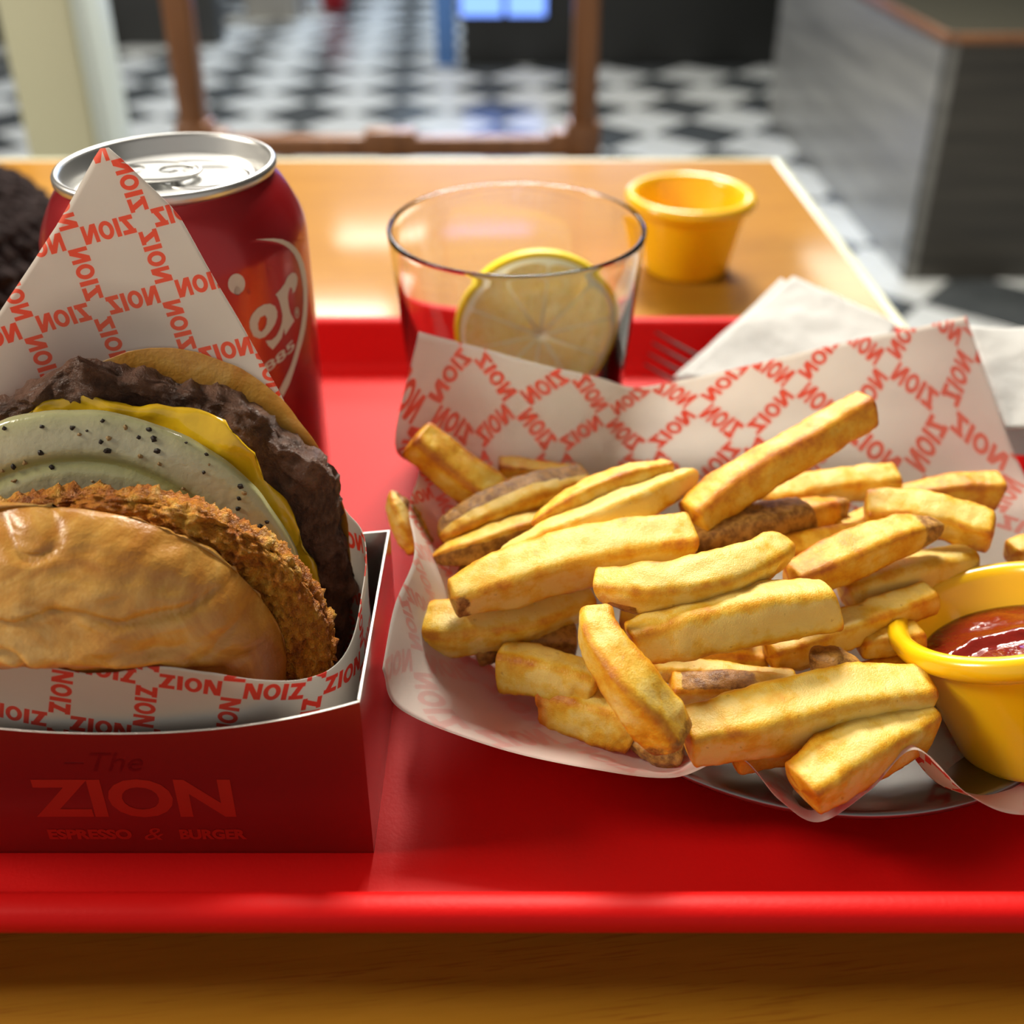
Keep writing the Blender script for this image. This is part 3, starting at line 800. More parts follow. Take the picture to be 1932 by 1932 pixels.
# ------------------------------------------------------------------ plate and paper liner
PX, PY, PR = 76.0, 222.0, 76.0
prof = [(0.1, 5.3), (52, 5.3), (58, 6.2), (66, 11.0), (70, 13.2), (74.6, 14.2), (75.6, 14.6), (76, 15.4), (75.6, 16.2), (74.6, 16.2), (69.6, 14.6), (65, 12.4), (57, 7.4), (52, 6.4), (0.1, 6.3)]
tag(make('steel_plate', *lathe(prof, PX, PY, 128), M_STEEL), 'round stainless steel plate under the printed paper and chips', 'plate')
NET = [[(-28.3, 166.1, 38.0), (-24.3, 162.2, 30.0), (-4.1, 155.7, 26.0), (16.2, 151.8, 24.0), (34.3, 151.1, 22.0), (47.3, 151.2, 28.0), (56.0, 146.4, 21.0), (64.2, 144.1, 17.0), (73.9, 145.4, 25.0), (83.2, 148.9, 33.0), (94.7, 145.0, 24.0), (107.1, 143.5, 20.0), (131.3, 146.6, 22.0)], [(-27.0, 182.0, 42.0), (-18.0, 178.0, 27.0), (-2.0, 172.0, 19.0), (16.0, 167.0, 17.0), (32.0, 163.0, 16.0), (46.0, 163.0, 21.0), (56.0, 162.0, 15.0), (66.0, 160.0, 14.0), (75.0, 162.0, 19.0), (84.0, 165.0, 24.0), (96.0, 162.0, 13.0), (112.0, 165.0, 11.8), (140.0, 170.0, 17.0)], [(-23.5, 196.0, 45.0), (-14.0, 200.0, 26.0), (-4.0, 204.0, 16.0), (10.0, 205.0, 12.0), (26.0, 205.0, 12.0), (42.0, 205.0, 12.0), (58.0, 205.0, 12.0), (74.0, 205.0, 12.0), (90.0, 205.0, 12.0), (106.0, 205.0, 12.0), (122.0, 205.0, 12.0), (140.0, 205.0, 14.0), (158.0, 203.0, 24.0)], [(-27.0, 219.0, 42.0), (-18.0, 225.0, 28.0), (-6.0, 232.0, 18.0), (9.0, 236.0, 13.0), (25.0, 236.0, 13.0), (41.0, 236.0, 13.0), (57.0, 236.0, 13.0), (73.0, 236.0, 13.0), (88.0, 236.0, 13.0), (103.0, 236.0, 13.0), (119.0, 236.0, 13.0), (136.0, 232.0, 19.0), (155.0, 228.0, 27.0)], [(-25.6, 234.0, 44.0), (-15.0, 245.0, 36.0), (-5.0, 254.0, 28.0), (8.0, 259.0, 24.0), (20.0, 261.0, 22.0), (34.0, 262.0, 21.0), (50.0, 263.0, 21.0), (66.0, 264.0, 21.0), (82.0, 264.0, 22.0), (98.0, 263.0, 23.0), (115.0, 260.0, 25.0), (133.0, 256.0, 28.0), (151.0, 250.0, 31.0)], [(-32.9, 242.6, 47.0), (-14.9, 255.9, 52.0), (-3.0, 260.8, 45.8), (11.3, 263.7, 41.3), (23.7, 265.1, 38.3), (35.6, 266.0, 36.2), (50.9, 268.1, 36.7), (67.1, 270.1, 37.8), (82.6, 271.7, 39.4), (98.1, 272.8, 41.0), (113.5, 272.9, 42.9), (130.2, 272.4, 45.3), (146.4, 271.0, 47.8)], [(-26.7, 262.0, 72.2), (-14.7, 262.8, 68.1), (-0.9, 263.6, 63.6), (14.7, 264.4, 58.6), (27.4, 265.2, 54.5), (37.1, 266.0, 51.4), (51.8, 269.1, 52.3), (68.2, 272.3, 54.6), (83.1, 275.4, 56.7), (98.2, 278.6, 58.9), (111.9, 281.7, 60.8), (127.4, 284.9, 62.7), (141.8, 288.0, 64.6)]]
NET = [[Vector(p) for p in r] for r in NET]
RU, RV = 156, 78
rows = [catmull(r, RU) for r in NET]
G = [[None] * RU for _ in range(RV)]
for i in range(RU):
    cpts = catmull([r[i] for r in rows], RV)
    for j in range(RV): G[j][i] = cpts[j]
# paper coordinates in millimetres: mean arc lengths
us = [0.0]
for i in range(1, RU):
    us.append(us[-1] + sum((G[j][i] - G[j][i - 1]).length for j in range(20, RV, 6)) / len(range(20, RV, 6)))
vs_ = [0.0]
for j in range(1, RV):
    vs_.append(vs_[-1] + sum((G[j][i] - G[j - 1][i]).length for i in range(0, RU, 8)) / len(range(0, RU, 8)))
V, UV, PA = [], [], []
for j in range(RV):
    for i in range(RU):
        p = G[j][i]; w = 0.5 * nz(p, 0.05, 9) * smooth(0, 6, j)
        V.append((p.x, p.y + w, p.z + w * .5)); UV.append((-us[i], vs_[j]))
        PA.append(0.10 + 0.80 * smooth(RV * .35, RV * .62, j) + 0.35 * smooth(8, 0, i) * smooth(6, 14, j))
ln = make('paper_liner', V, grid_faces(RU, RV), [M_LINER_IN, M_LINER_OUT], uv=UV, attrs={'print': PA})
md = ln.modifiers.new('sheet', 'SOLIDIFY'); md.thickness = 0.00016; md.offset = -1; md.material_offset = 1; md.use_rim = True
tag(ln, 'white paper sheet with pinkish ZION words lining the plate of chips', 'paper')

# ------------------------------------------------------------------ chips
FRIES = [
 ([(-26.5, 235.3, 54.0), (-16.8, 232.3, 46.0), (-5.2, 228.7, 38.0)], [9.78, 10.64, 10.93], 'bb', '', 1.0, 0.15, 0.0, 'thick plain chip leaning against the left back of the paper, round end uppermost'),
 ([(-3.9, 243.3, 37.0), (5.2, 243.4, 36.0), (17.4, 243.1, 34.0)], [6.87, 6.89, 6.9], 'bb', '', 1.0, 0.1, 0.0, 'short golden chip behind the skin-edged chip at the back left'),
 ([(-19.2, 214.7, 36.0), (-9.3, 220.4, 38.0), (4.9, 227.2, 40.0), (21.3, 236.0, 39.0)], [6.29, 9.58, 10.3, 8.37], 'pb', 'top', 1.0, 0.0, 0.0, 'long chip with dark skin along its upper edge at the back left'),
 ([(4.9, 206.6, 46.0), (15.3, 211.4, 49.0), (27.8, 217.3, 51.0), (41.9, 225.2, 50.0)], [2.76, 7.09, 7.98, 5.56], 'pb', '', 1.0, 0.1, 0.0, 'chip tapering at the left, lying atop the skin-edged chip'),
 ([(-4.0, 197.0, 43.0), (9.6, 201.4, 46.0), (29.9, 210.3, 49.0), (49.3, 226.1, 48.0)], [2.68, 8.12, 9.59, 4.53], 'pp', '', 1.0, -0.15, 0.0, 'long pale chip pointed at both ends below the back row'),
 ([(-21.0, 207.9, 34.0), (-9.0, 210.3, 36.0), (4.7, 216.1, 37.0), (16.1, 220.8, 36.0)], [3.34, 7.49, 7.88, 6.68], 'pb', 'front', 1.0, 0.0, 0.0, 'chip with mottled brown skin on its side at the far left of the pile'),
 ([(-14.1, 205.9, 31.0), (-4.9, 207.0, 31.0), (4.7, 208.4, 31.0)], [3.34, 3.35, 3.36], 'bb', 'all', 1.0, 0.0, 0.0, 'thin brown sliver of skin peeping out above the big left chip'),
 ([(-14.3, 184.0, 42.0), (-0.8, 189.0, 44.0), (20.8, 194.1, 47.0), (42.8, 199.1, 47.0)], [7.45, 11.57, 12.44, 11.2], 'bb', 'left', 1.0, -0.05, 0.0, 'big thick chip across the left middle, speckled end at the left'),
 ([(-26.0, 190.3, 28.0), (-14.8, 187.2, 30.0), (1.8, 188.9, 31.0), (18.9, 196.4, 31.0)], [8.56, 11.81, 10.16, 8.2], 'pb', 'left', 1.0, 0.0, 0.0, 'chip with greenish brown skin end nearest the burger box'),
 ([(-9.2, 186.9, 24.0), (1.8, 188.4, 25.0), (16.1, 188.8, 25.0)], [8.03, 7.08, 7.09], 'bb', 'all', 1.0, 0.0, 0.0, 'brown skinned chip below the greenish ended chip'),
 ([(-2.6, 180.2, 25.0), (7.9, 176.4, 26.0), (19.9, 171.8, 26.0)], [10.91, 10.27, 8.95], 'bb', '', 1.0, 0.0, 0.0, 'stubby blunt chip between the brown skinned chip and the orange tipped one'),
 ([(7.3, 175.1, 20.0), (17.5, 169.4, 21.0), (29.2, 164.9, 21.0)], [9.63, 10.79, 10.15], 'bb', 'orange', 1.0, 0.05, 0.0, 'chip with a ragged orange tip at the lower left of the pile'),
 ([(17.8, 169.3, 52.0), (19.2, 160.4, 50.0), (24.7, 152.6, 46.0), (29.6, 149.9, 40.0), (33.1, 148.0, 36.0)], [6.98, 8.64, 9.9, 10.28, 8.09], 'bb', 'end', 1.0, 0.0, 0.0, 'big curved chip bent downwards at the front with a brown end'),
 ([(27.7, 164.3, 20.0), (32.2, 160.3, 20.0), (37.8, 158.4, 20.0)], [5.86, 6.44, 5.51], 'bb', 'all', 1.0, 0.0, 0.0, 'brown skinned end showing beneath the curved chip'),
 ([(19.0, 179.3, 50.0), (30.0, 177.3, 51.0), (48.2, 180.5, 52.0), (65.2, 191.8, 52.0)], [6.53, 9.58, 10.36, 7.28], 'bp', 'leftlow', 1.0, -0.1, 0.0, 'curved pale chip in the middle with a brown patch under its left end'),
 ([(26.0, 168.4, 43.0), (39.0, 171.2, 45.0), (55.7, 174.0, 47.0), (72.3, 176.6, 47.0)], [8.53, 11.46, 12.2, 10.31], 'bb', '', 1.0, -0.12, 0.0, 'thick blunt chip in the middle with a cut square right end'),
 ([(45.7, 210.3, 44.0), (58.1, 218.0, 50.0), (75.3, 224.7, 57.0), (94.9, 233.7, 64.0)], [10.83, 10.53, 10.15, 9.59], 'bb', '', 1.0, 0.1, 0.0, 'longest chip sticking up at the back with a square cut top'),
 ([(70.0, 232.9, 34.0), (88.4, 236.4, 36.0), (109.1, 238.9, 37.0)], [8.36, 8.71, 8.48], 'bb', '', 1.0, -0.05, 0.0, 'pale chip lying behind the foot of the tall chip'),
 ([(44.9, 207.0, 39.0), (59.0, 210.9, 41.0), (78.2, 218.1, 41.0)], [9.15, 10.52, 8.41], 'bb', 'all', 1.0, 0.0, 0.0, 'rough brown skinned chip lying below the tall chip'),
 ([(72.8, 220.8, 36.0), (81.7, 222.9, 37.0), (89.9, 227.1, 36.0)], [8.29, 8.06, 6.27], 'bb', 'right', 1.0, 0.2, 0.0, 'short orange chip end beside the rough skinned chip'),
 ([(107.5, 234.3, 33.0), (122.5, 235.8, 35.0), (136.2, 235.2, 36.0)], [6.45, 8.7, 9.23], 'bb', '', 1.0, 0.2, 0.0, 'orange tipped chip at the back right'),
 ([(93.2, 220.1, 40.0), (107.0, 216.7, 42.0), (123.1, 209.8, 41.0)], [9.27, 9.92, 9.2], 'bb', '', 1.0, -0.05, 0.0, 'pale square ended chip lying in front of the orange tipped one'),
 ([(66.3, 190.7, 41.0), (81.6, 196.8, 44.0), (96.0, 202.4, 46.0), (108.0, 206.6, 46.0)], [7.89, 9.96, 8.64, 3.76], 'bp', 'tip', 1.0, 0.1, 0.0, 'chip rising to a dark brown tip at the right'),
 ([(67.0, 207.6, 36.0), (78.2, 209.5, 37.0), (92.8, 212.8, 37.0)], [8.19, 8.23, 8.32], 'bb', '', 1.0, 0.15, 0.0, 'golden chip tucked behind the dark tipped chip'),
 ([(86.9, 219.0, 33.0), (97.1, 224.7, 33.0), (106.6, 227.0, 33.0)], [6.68, 6.8, 6.85], 'bb', '', 1.0, -0.05, 0.0, 'small pale end showing left of the square ended chip'),
 ([(81.9, 196.2, 32.0), (98.9, 200.8, 34.0), (117.1, 206.5, 34.0)], [9.17, 10.54, 8.95], 'bb', '', 1.0, -0.15, 0.0, 'pale flat chip below the dark tipped chip'),
 ([(59.6, 177.7, 30.0), (79.5, 184.0, 33.0), (102.4, 192.8, 35.0)], [6.98, 7.82, 6.58], 'bb', '', 1.0, -0.02, 0.0, 'slim chip passing behind the thick blunt chip towards the ketchup'),
 ([(60.4, 185.1, 27.0), (67.4, 182.5, 27.0), (76.9, 185.1, 27.0)], [6.01, 7.62, 6.73], 'bb', 'left', 1.0, 0, 0.0, 'brown edged chip end under the thick blunt chip'),
 ([(66.9, 170.8, 36.0), (72.0, 168.2, 37.0), (79.6, 164.6, 37.0)], [6.08, 6.97, 2.1], 'bp', 'all', 1.0, 0.0, 0.0, 'wedge of brown skin pointing right in front of the slim chip'),
 ([(81.7, 181.4, 30.0), (89.3, 182.1, 31.0), (97.3, 183.5, 31.0)], [5.19, 6.61, 6.41], 'bb', '', 1.0, 0.0, 0.0, 'chip end touching the left side of the ketchup cup'),
 ([(31.7, 175.0, 29.0), (46.7, 173.7, 29.0), (64.2, 170.5, 29.0)], [4.85, 4.82, 4.77], 'bb', '', 1.0, -0.08, 0.0, 'thin pale strip behind the skin-topped chip'),
 ([(35.6, 169.9, 28.0), (50.7, 169.3, 29.0), (69.8, 168.9, 29.0)], [6.12, 6.55, 4.96], 'bb', 'topc', 1.0, 0.0, 0.0, 'chip with a brown stripe of skin on top, right of the curved chip'),
 ([(36.0, 152.6, 32.0), (52.2, 155.9, 33.0), (72.7, 161.1, 34.0), (90.1, 163.4, 34.0)], [9.66, 12.11, 12.13, 9.39], 'bb', '', 1.0, -0.02, 0.0, 'largest chip along the front, running to the ketchup cup'),
 ([(47.8, 156.7, 22.0), (58.9, 159.6, 22.0), (73.0, 164.0, 22.0)], [6.32, 7.72, 6.73], 'bb', '', 1.0, 0.12, 0.0, 'darker chip underneath the largest front chip'),
 ([(58.9, 143.6, 27.0), (70.2, 150.0, 29.0), (88.6, 160.1, 30.0)], [9.81, 11.71, 10.44], 'bb', '', 1.0, -0.05, 0.0, 'front chip hanging over the plate rim in the paper fold'),
 ([(-32.4, 225.4, 43.0), (-28.3, 219.5, 37.0), (-23.9, 214.8, 31.0)], [3.52, 7.44, 6.48], 'pb', 'top', 1.0, 0.0, 0.0, 'small skin-backed chip poking out past the left edge of the paper'),
 ([(130.6, 212.7, 31.0), (143.8, 216.7, 33.0)], [6.56, 6.63], 'bb', '', 1.0, 0.0, 0.0, 'chip just showing behind the ketchup cup at the right'),
 ([(26.6, 192.1, 28.0), (40.4, 189.2, 29.0), (58.1, 187.4, 29.0)], [7.87, 7.78, 7.73], 'bb', '', 1.0, 0.12, 0.0, 'hidden chip in the dark gap under the middle chips'),
 ([(77.1, 175.4, 24.0), (90.1, 177.7, 25.0), (99.4, 179.4, 25.0)], [7.0, 7.05, 7.09], 'bb', '', 1.0, 0.15, 0.0, 'shaded chip in the gap beside the ketchup cup'),
 ([(42.5, 199.0, 38.0), (50.7, 201.0, 38.0), (61.9, 204.1, 38.0)], [5.69, 5.73, 5.79], 'bb', '', 1.0, 0.15, 0.0, 'golden chip glimpsed between the rough skinned and curved pale chips'),
 ([(33.7, 183.2, 22.0), (46.5, 183.9, 23.0), (61.6, 183.1, 23.0)], [6.75, 6.75, 6.73], 'bb', '', 1.0, 0.15, 0.0, 'shaded chip beneath the thick blunt chip')]
def fry(idx, spec):
    P, W, ends, skin, asp, tone, roll, label = spec
    rnd = random.Random(100 + idx)
    L = sum((Vector(a) - Vector(b)).length for a, b in zip(P, P[1:]))
    C = catmull(P, 80)
    # sample positions: closer together near the ends
    m = 56
    ts = [0.5 - 0.5 * math.cos(math.pi * k / (m - 1)) for k in range(m)]
    ts = [0.35 * k / (m - 1) + 0.65 * t for k, t in enumerate(ts)]
    NR = 36
    V, SK, CR, OR = [], [], [], []
    roll = roll + rnd.uniform(-0.38, 0.38)
    sl = [rnd.uniform(-0.35, 0.35), rnd.uniform(-0.35, 0.35)]
    left_first = P[0][0] <= P[-1][0]
    nexp = rnd.uniform(3.4, 6.0)
    for k, t in enumerate(ts):
        c = lerpl(C, t)
        T = (lerpl(C, min(1, t + .03)) - lerpl(C, max(0, t - .03))).normalized()
        up = Vector((0, 0, 1)); up = (up - T * up.dot(T)).normalized(); sd = T.cross(up)
        cr_, sr_ = math.cos(roll), math.sin(roll)
        e_s, e_u = sd * cr_ + up * sr_, up * cr_ - sd * sr_
        w = lerpl(W, t)
        d0, d1 = t * L, (1 - t) * L
        f = 1.0
        for d, kind in ((d0, ends[0]), (d1, ends[1])):
            rad = 1.5 if kind == 'b' else 4.5
            if d < rad:
                q = 1 - d / rad
                f *= max(0.0, 1 - q ** (3.4 if kind == 'b' else 1.8)) ** 0.5
        for i in range(NR):
            a = 2 * math.pi * i / NR; ca, sa = math.cos(a), math.sin(a)
            r = (abs(ca) ** nexp + abs(sa) ** nexp) ** (-1 / nexp)
            corner = (r - 1) / (2 ** (0.5 - 1 / nexp) * 1.0 - 1 + 1e-6) if r > 1 else 0
            lx, ly = ca * r * w * 0.5 * asp * f, sa * r * w * 0.5 * f
            shear = sl[0] * ly * max(0, 1 - d0 / 7) + sl[1] * ly * max(0, 1 - d1 / 7)
            p = c + e_s * lx + e_u * ly + T * shear
            nrm = (e_s * ca + e_u * sa)
            dsp = 0.50 * fbm(p, 0.15, idx * 2.3, 3) + 0.16 * fbm(p, 0.7, idx * 1.3, 3)
            if skin in ('all', 'top', 'orange'): dsp += 0.25 * fbm(p, 0.5, idx, 3)
            if skin == 'orange': dsp += 1.3 * fbm(p, .45, idx + .5, 3) * max(0, 1 - d0 / 6)
            p = p + nrm * dsp * min(1, f + .2)
            V.append(tuple(p))
            CR.append(max(0, min(1, 0.8 * corner ** 3)) + 0.6 * max(0, 1 - min(d0, d1) / 2.5))
            s_, o_ = 0.0, 0.0
            vdir = nrm.dot(Vector((0, -0.75, 0.66)))
            if skin == 'all': s_ = 0.75
            elif skin == 'top': s_ = 0.95 * smooth(0.35, 0.75, nrm.z) if nrm.y > -0.35 else 0.0
            elif skin == 'topc': s_ = 0.8 * smooth(0.5, 0.8, nrm.z) * smooth(.02, .12, t) * smooth(.75, .5, t)
            elif skin == 'front': s_ = 0.8 * smooth(0.45, 0.75, -nrm.y)
            elif skin in ('left', 'right', 'leftlow'):
                dl = d0 if (left_first == (skin != 'right')) else d1
                if skin == 'leftlow': s_ = 0.9 * smooth(3, 6, dl) * smooth(17, 12, dl) * smooth(-.1, -.5, nrm.z)
                else: s_ = 0.80 * smooth(9.0, 1.5, dl) * (1 if skin == 'right' else smooth(1.05, 0.2, nrm.z))
            elif skin == 'tip': s_ = 0.85 * smooth(16, 5, d1 if left_first else d0)
            elif skin == 'end': s_ = 0.62 * smooth(10, 2, d1)
            elif skin == 'orange': o_ = smooth(7, 1.0, d0)
            SK.append(s_); OR.append(o_)
    F = grid_faces(NR, m, True)
    F.append(tuple(reversed(range(NR)))); F.append(tuple(range((m - 1) * NR, m * NR)))
    n = len(V)
    o = make('potato_chip', V, F, M_FRY, attrs={'skin': SK, 'crust': CR, 'orange': OR, 'tone': [tone + rnd.uniform(-.05, .05)] * n})
    tag(o, label, 'chip', 'potato chips piled on the paper')
for i, sp_ in enumerate(FRIES): fry(i, sp_)

# ------------------------------------------------------------------ yellow dip cups
def ramekin(name, base, label, tilt_x=0.0, tilt_y=0.0, size=1.0):
    # rim 63 mm across, 40 mm tall
    prof = [(0.1, 1.2), (17.5, 1.2), (18.2, 0.2), (19.6, 0.0), (20.6, 0.8), (21.4, 2.6), (27.2, 31.5), (27.6, 32.8), (29.6, 33.4), (31.0, 34.8), (31.6, 36.8), (31.2, 38.8), (30.0, 40.0), (28.2, 40.2), (26.6, 39.2), (25.6, 37.0), (19.6, 5.6), (18.0, 3.6), (15.5, 3.0), (0.1, 3.0)]
    V, F = lathe(prof, 0, 0, 112)
    Rm = Matrix.Rotation(math.radians(tilt_y), 3, 'Y') @ Matrix.Rotation(math.radians(tilt_x), 3, 'X')
    B = Vector(base)
    Rm = Rm * size
    V = [tuple(B + Rm @ Vector(v)) for v in V]
    return tag(make(name, V, F, M_YELLOW), label, 'cup', 'yellow dip cups'), Rm, B
ramekin('dip_cup', (87, 476, 0), 'empty yellow dip cup standing on the wooden table behind the glass')
FRONT_CUP = dict(base=(121.0, 166.5, 15.2), tilt_x=-20.9, tilt_y=-18.2)
cup, Rm, B = ramekin('dip_cup', FRONT_CUP['base'], 'yellow dip cup of ketchup leaning on the chips at the right', FRONT_CUP['tilt_x'], FRONT_CUP['tilt_y'], 0.83)
V = []
nr, na = 26, 96
for j in range(nr):
    r = 24.2 * (j + 0.01) / (nr - 1)
    for i in range(na):
        a = 2 * math.pi * i / na; x, y = r * math.cos(a), r * math.sin(a)
        z = 29.0 + 0.9 * fbm((x, y, 0), 0.09, 4, 3) * (1 - (r / 23.6) ** 4)
        # the fold left by the squeezed sauce
        dd_ = y - 4.0 + 0.020 * (x + 2) ** 2 - 1.5
        z += 1.5 * math.exp(-(dd_ / 2.2) ** 2) * (1 - (r / 23.6) ** 6) - 0.9 * math.exp(-((dd_ + 3) / 1.6) ** 2) * (1 - (r / 23.6) ** 6)
        V.append(tuple(B + Rm @ Vector((x, y, z))))
for k, (r, z) in enumerate(((19.5, 6.2), (17.5, 4.4), (0.2, 3.8))):
    V += [tuple(B + Rm @ Vector((r * math.cos(2 * math.pi * i / na), r * math.sin(2 * math.pi * i / na), z))) for i in range(na)]
tag(make('ketchup', V, grid_faces(na, nr + 3, True), M_KETCHUP), 'glossy dark red ketchup filling the yellow cup beside the chips', 'sauce')

# ------------------------------------------------------------------ glass with lemon
GX, GY, GB, GT = 1.5, 306.0, 5.1, 88.2
prof = [(0.1, GB + 1.0), (30, GB + .8), (32.5, GB), (33.8, GB + 1.4), (34.2, GB + 4), (41.0, GT - 1.6), (41.1, GT - .7), (40.8, GT - .1), (40.3, GT), (39.8, GT - .3), (39.55, GT - 1.2), (39.4, GT - 4), (33.0, GB + 7), (31.2, GB + 5.2), (26, GB + 4.6), (0.1, GB + 4.4)]
tag(make('tumbler', *lathe(prof, GX, GY, 128), M_GLASS), 'clear glass tumbler with a lemon slice behind the paper liner', 'glass')
lem = thing('lemon_slice', (10, 309, 18), 'round lemon slice standing inside the clear tumbler', 'lemon')
LR, LT = 29.3, 7.0
LC = Vector((9.4, 310, 46.5)); Lm = Matrix.Rotation(math.radians(4), 3, 'Z') @ Matrix.Rotation(math.radians(90 - 12), 3, 'X')
lp = lambda v: tuple(LC + Lm @ Vector(v))
make('peel', *xform(lathe([(LR - 1.9, -LT / 2), (LR - .4, -LT / 2), (LR, -LT / 2 + .6), (LR, LT / 2 - .6), (LR - .4, LT / 2), (LR - 1.9, LT / 2)], 0, 0, 96), lp), M_RIND, lem)
make('pith', *xform(lathe([(LR - 1.8, -LT / 2 + .05), (LR - 1.8, LT / 2 - .05), (0.1, LT / 2 - .25), (0.1, -LT / 2 + .25), (LR - 1.8, -LT / 2 + .05)], 0, 0, 96), lp), M_PITH, lem)
nseg = 10
for k in range(nseg):
    a0, a1 = 2 * math.pi * (k + 0.025) / nseg + .2, 2 * math.pi * (k + 0.975) / nseg + .2
    am = (a0 + a1) / 2; R1, R0 = LR - 3.6, 2.2
    loop = [(R0 * math.cos(am), R0 * math.sin(am))]
    for q in range(9):
        a = a0 + (a1 - a0) * q / 8; rr = R1 - 1.1 * (abs(q - 4) / 4) ** 4
        loop.append((rr * math.cos(a), rr * math.sin(a)))
    V, F = extruded([loop], -LT / 2 - .25, LT / 2 + .25)
    make('segment', *xform((V, F), lp), M_PULP, lem, smooth=False)

# ------------------------------------------------------------------ fork, napkins
fk = thing('fork', (60, 345, 6), 'stainless steel fork, its tines showing behind the paper liner', 'fork')
fd = Vector((0.90, -0.40, 0)).normalized(); fs = Vector((-fd.y, fd.x, 0.6)).normalized()
f0 = Vector((53, 348, 21.5))
for k in range(4):
    off = fs * ((k - 1.5) * 5.0)
    path = [f0 + off + fd * d + Vector((0, 0, -dz)) for d, dz in ((0, 0), (8, 3.2), (16, 6.2), (26, 9), (36, 11))]
    make('tine', *tube([tuple(p) for p in path], [0.4, 0.6, 0.7, 0.8, 0.8], 10), M_FORK, fk)
V = []
for d, hw, z in ((34, 9.5, 12.8), (42, 10, 11.6), (52, 7.5, 11), (62, 4, 13), (72, 3, 15.5), (110, 3.6, 25.2), (140, 5, 31), (150, 3, 32.5)):
    for s_, zz in ((-1, 0), (1, 0), (1, -1.6), (-1, -1.6)):
        q = f0 + fd * d + fs * (s_ * hw); V.append((q.x, q.y, z + zz + fs.z * s_ * hw))
F = grid_faces(4, 8, True) + [(3, 2, 1, 0), (28, 29, 30, 31)]
make('handle', V, F, M_FORK, fk)

def sheet(A, B, C, D, n=34, th=0.5, amp=1.2, seed=0, sag=0.0):
    """crumpled quad A-B-C-D (mm) with thickness"""
    A, B, C, D = map(Vector, (A, B, C, D))
    nrm = (B - A).cross(D - A).normalized()
    V = []
    for side_ in (0, 1):
        for j in range(n):
            for i in range(n):
                u, w = i / (n - 1), j / (n - 1)
                p = A * (1 - u) * (1 - w) + B * u * (1 - w) + C * u * w + D * (1 - u) * w
                d = amp * fbm(p, 0.05, seed, 3) + 0.35 * amp * abs(nz(p, 0.16, seed + 4)) + sag * math.sin(math.pi * u) * math.sin(math.pi * w)
                V.append(tuple(p + nrm * (d + side_ * th)))
    F = [tuple(reversed(f)) for f in grid_faces(n, n)] + [tuple(i + n * n for i in f) for f in grid_faces(n, n)]
    rim = [i for i in range(n)] + [j * n + n - 1 for j in range(1, n)] + [(n - 1) * n + i for i in range(n - 2, -1, -1)] + [j * n for j in range(n - 2, 0, -1)]
    for a, b in zip(rim, rim[1:] + rim[:1]):
        F.append((a, b, b + n * n, a + n * n))
    return V, F
np_ = thing('folded_napkin', (108, 345, 18), 'white folded paper napkin leaning over the back rim of the tray', 'napkin')
make('top_fold', *sheet((63, 330, 20), (113, 378, 38.5), (146, 349, 32), (118, 300, 22), seed=2, amp=1.4), M_NAPKIN, np_)
make('under_fold', *sheet((60, 333, 17.5), (109, 380, 35.5), (140, 352, 28), (116, 304, 18), seed=6, amp=1.2), M_NAPKIN, np_)
make('under_fold', *sheet((62, 329, 15.8), (106, 378, 33), (138, 350, 26), (116, 302, 16), seed=8, amp=1.0), M_NAPKIN, np_)
n2 = thing('spare_napkin', (172, 292, 22), 'plain white paper napkin propped on the right rim of the tray', 'napkin')
make('front_fold', *sheet((150, 264, 38), (215, 264, 38), (215, 304, 52.5), (150, 302, 53), seed=12, amp=1.0, sag=2), M_NAPKIN, n2)
make('rear_fold', *sheet((152, 270, 24.5), (213, 270, 24.5), (215, 304, 50.5), (150, 302, 51), seed=15, amp=1.0), M_NAPKIN, n2)

# ------------------------------------------------------------------ knitted garment
KC = Vector((-322, 470, 0)); KR = Vector((112, 84, 48))
nu_, nv_ = 460, 170
V = []
for j in range(nv_):
    ph = math.pi / 2 * j / (nv_ - 1)
    for i in range(nu_):
        th_ = 2 * math.pi * i / nu_
        d = Vector((math.cos(ph) * math.cos(th_), math.cos(ph) * math.sin(th_), math.sin(ph)))
        lump = 1 + 0.10 * fbm(d * 60, 0.03, 3, 2)
        row = ph / (math.pi / 2) * 11; colp = th_ / (2 * math.pi) * 52
        tri = abs((colp % 1) - 0.5) * 2
        st = abs(math.sin(math.pi * colp)) ** 0.6 * (0.35 + 0.65 * abs(math.sin(math.pi * (row + 0.55 * tri))) ** 0.7)
        st *= math.cos(ph) ** 0.3
        p = KC + Vector((d.x * KR.x, d.y * KR.y, d.z * KR.z)) * lump + d * (5.5 * st + 1.6 * fbm(d * 100, 0.08, 8, 2))
        V.append((p.x, p.y, max(0.3, p.z)))
hat = make('knitwear', V, grid_faces(nu_, nv_, True), M_KNIT)
tag(hat, 'dark brown chunky knitwear heaped on the table at the left', 'knitwear')

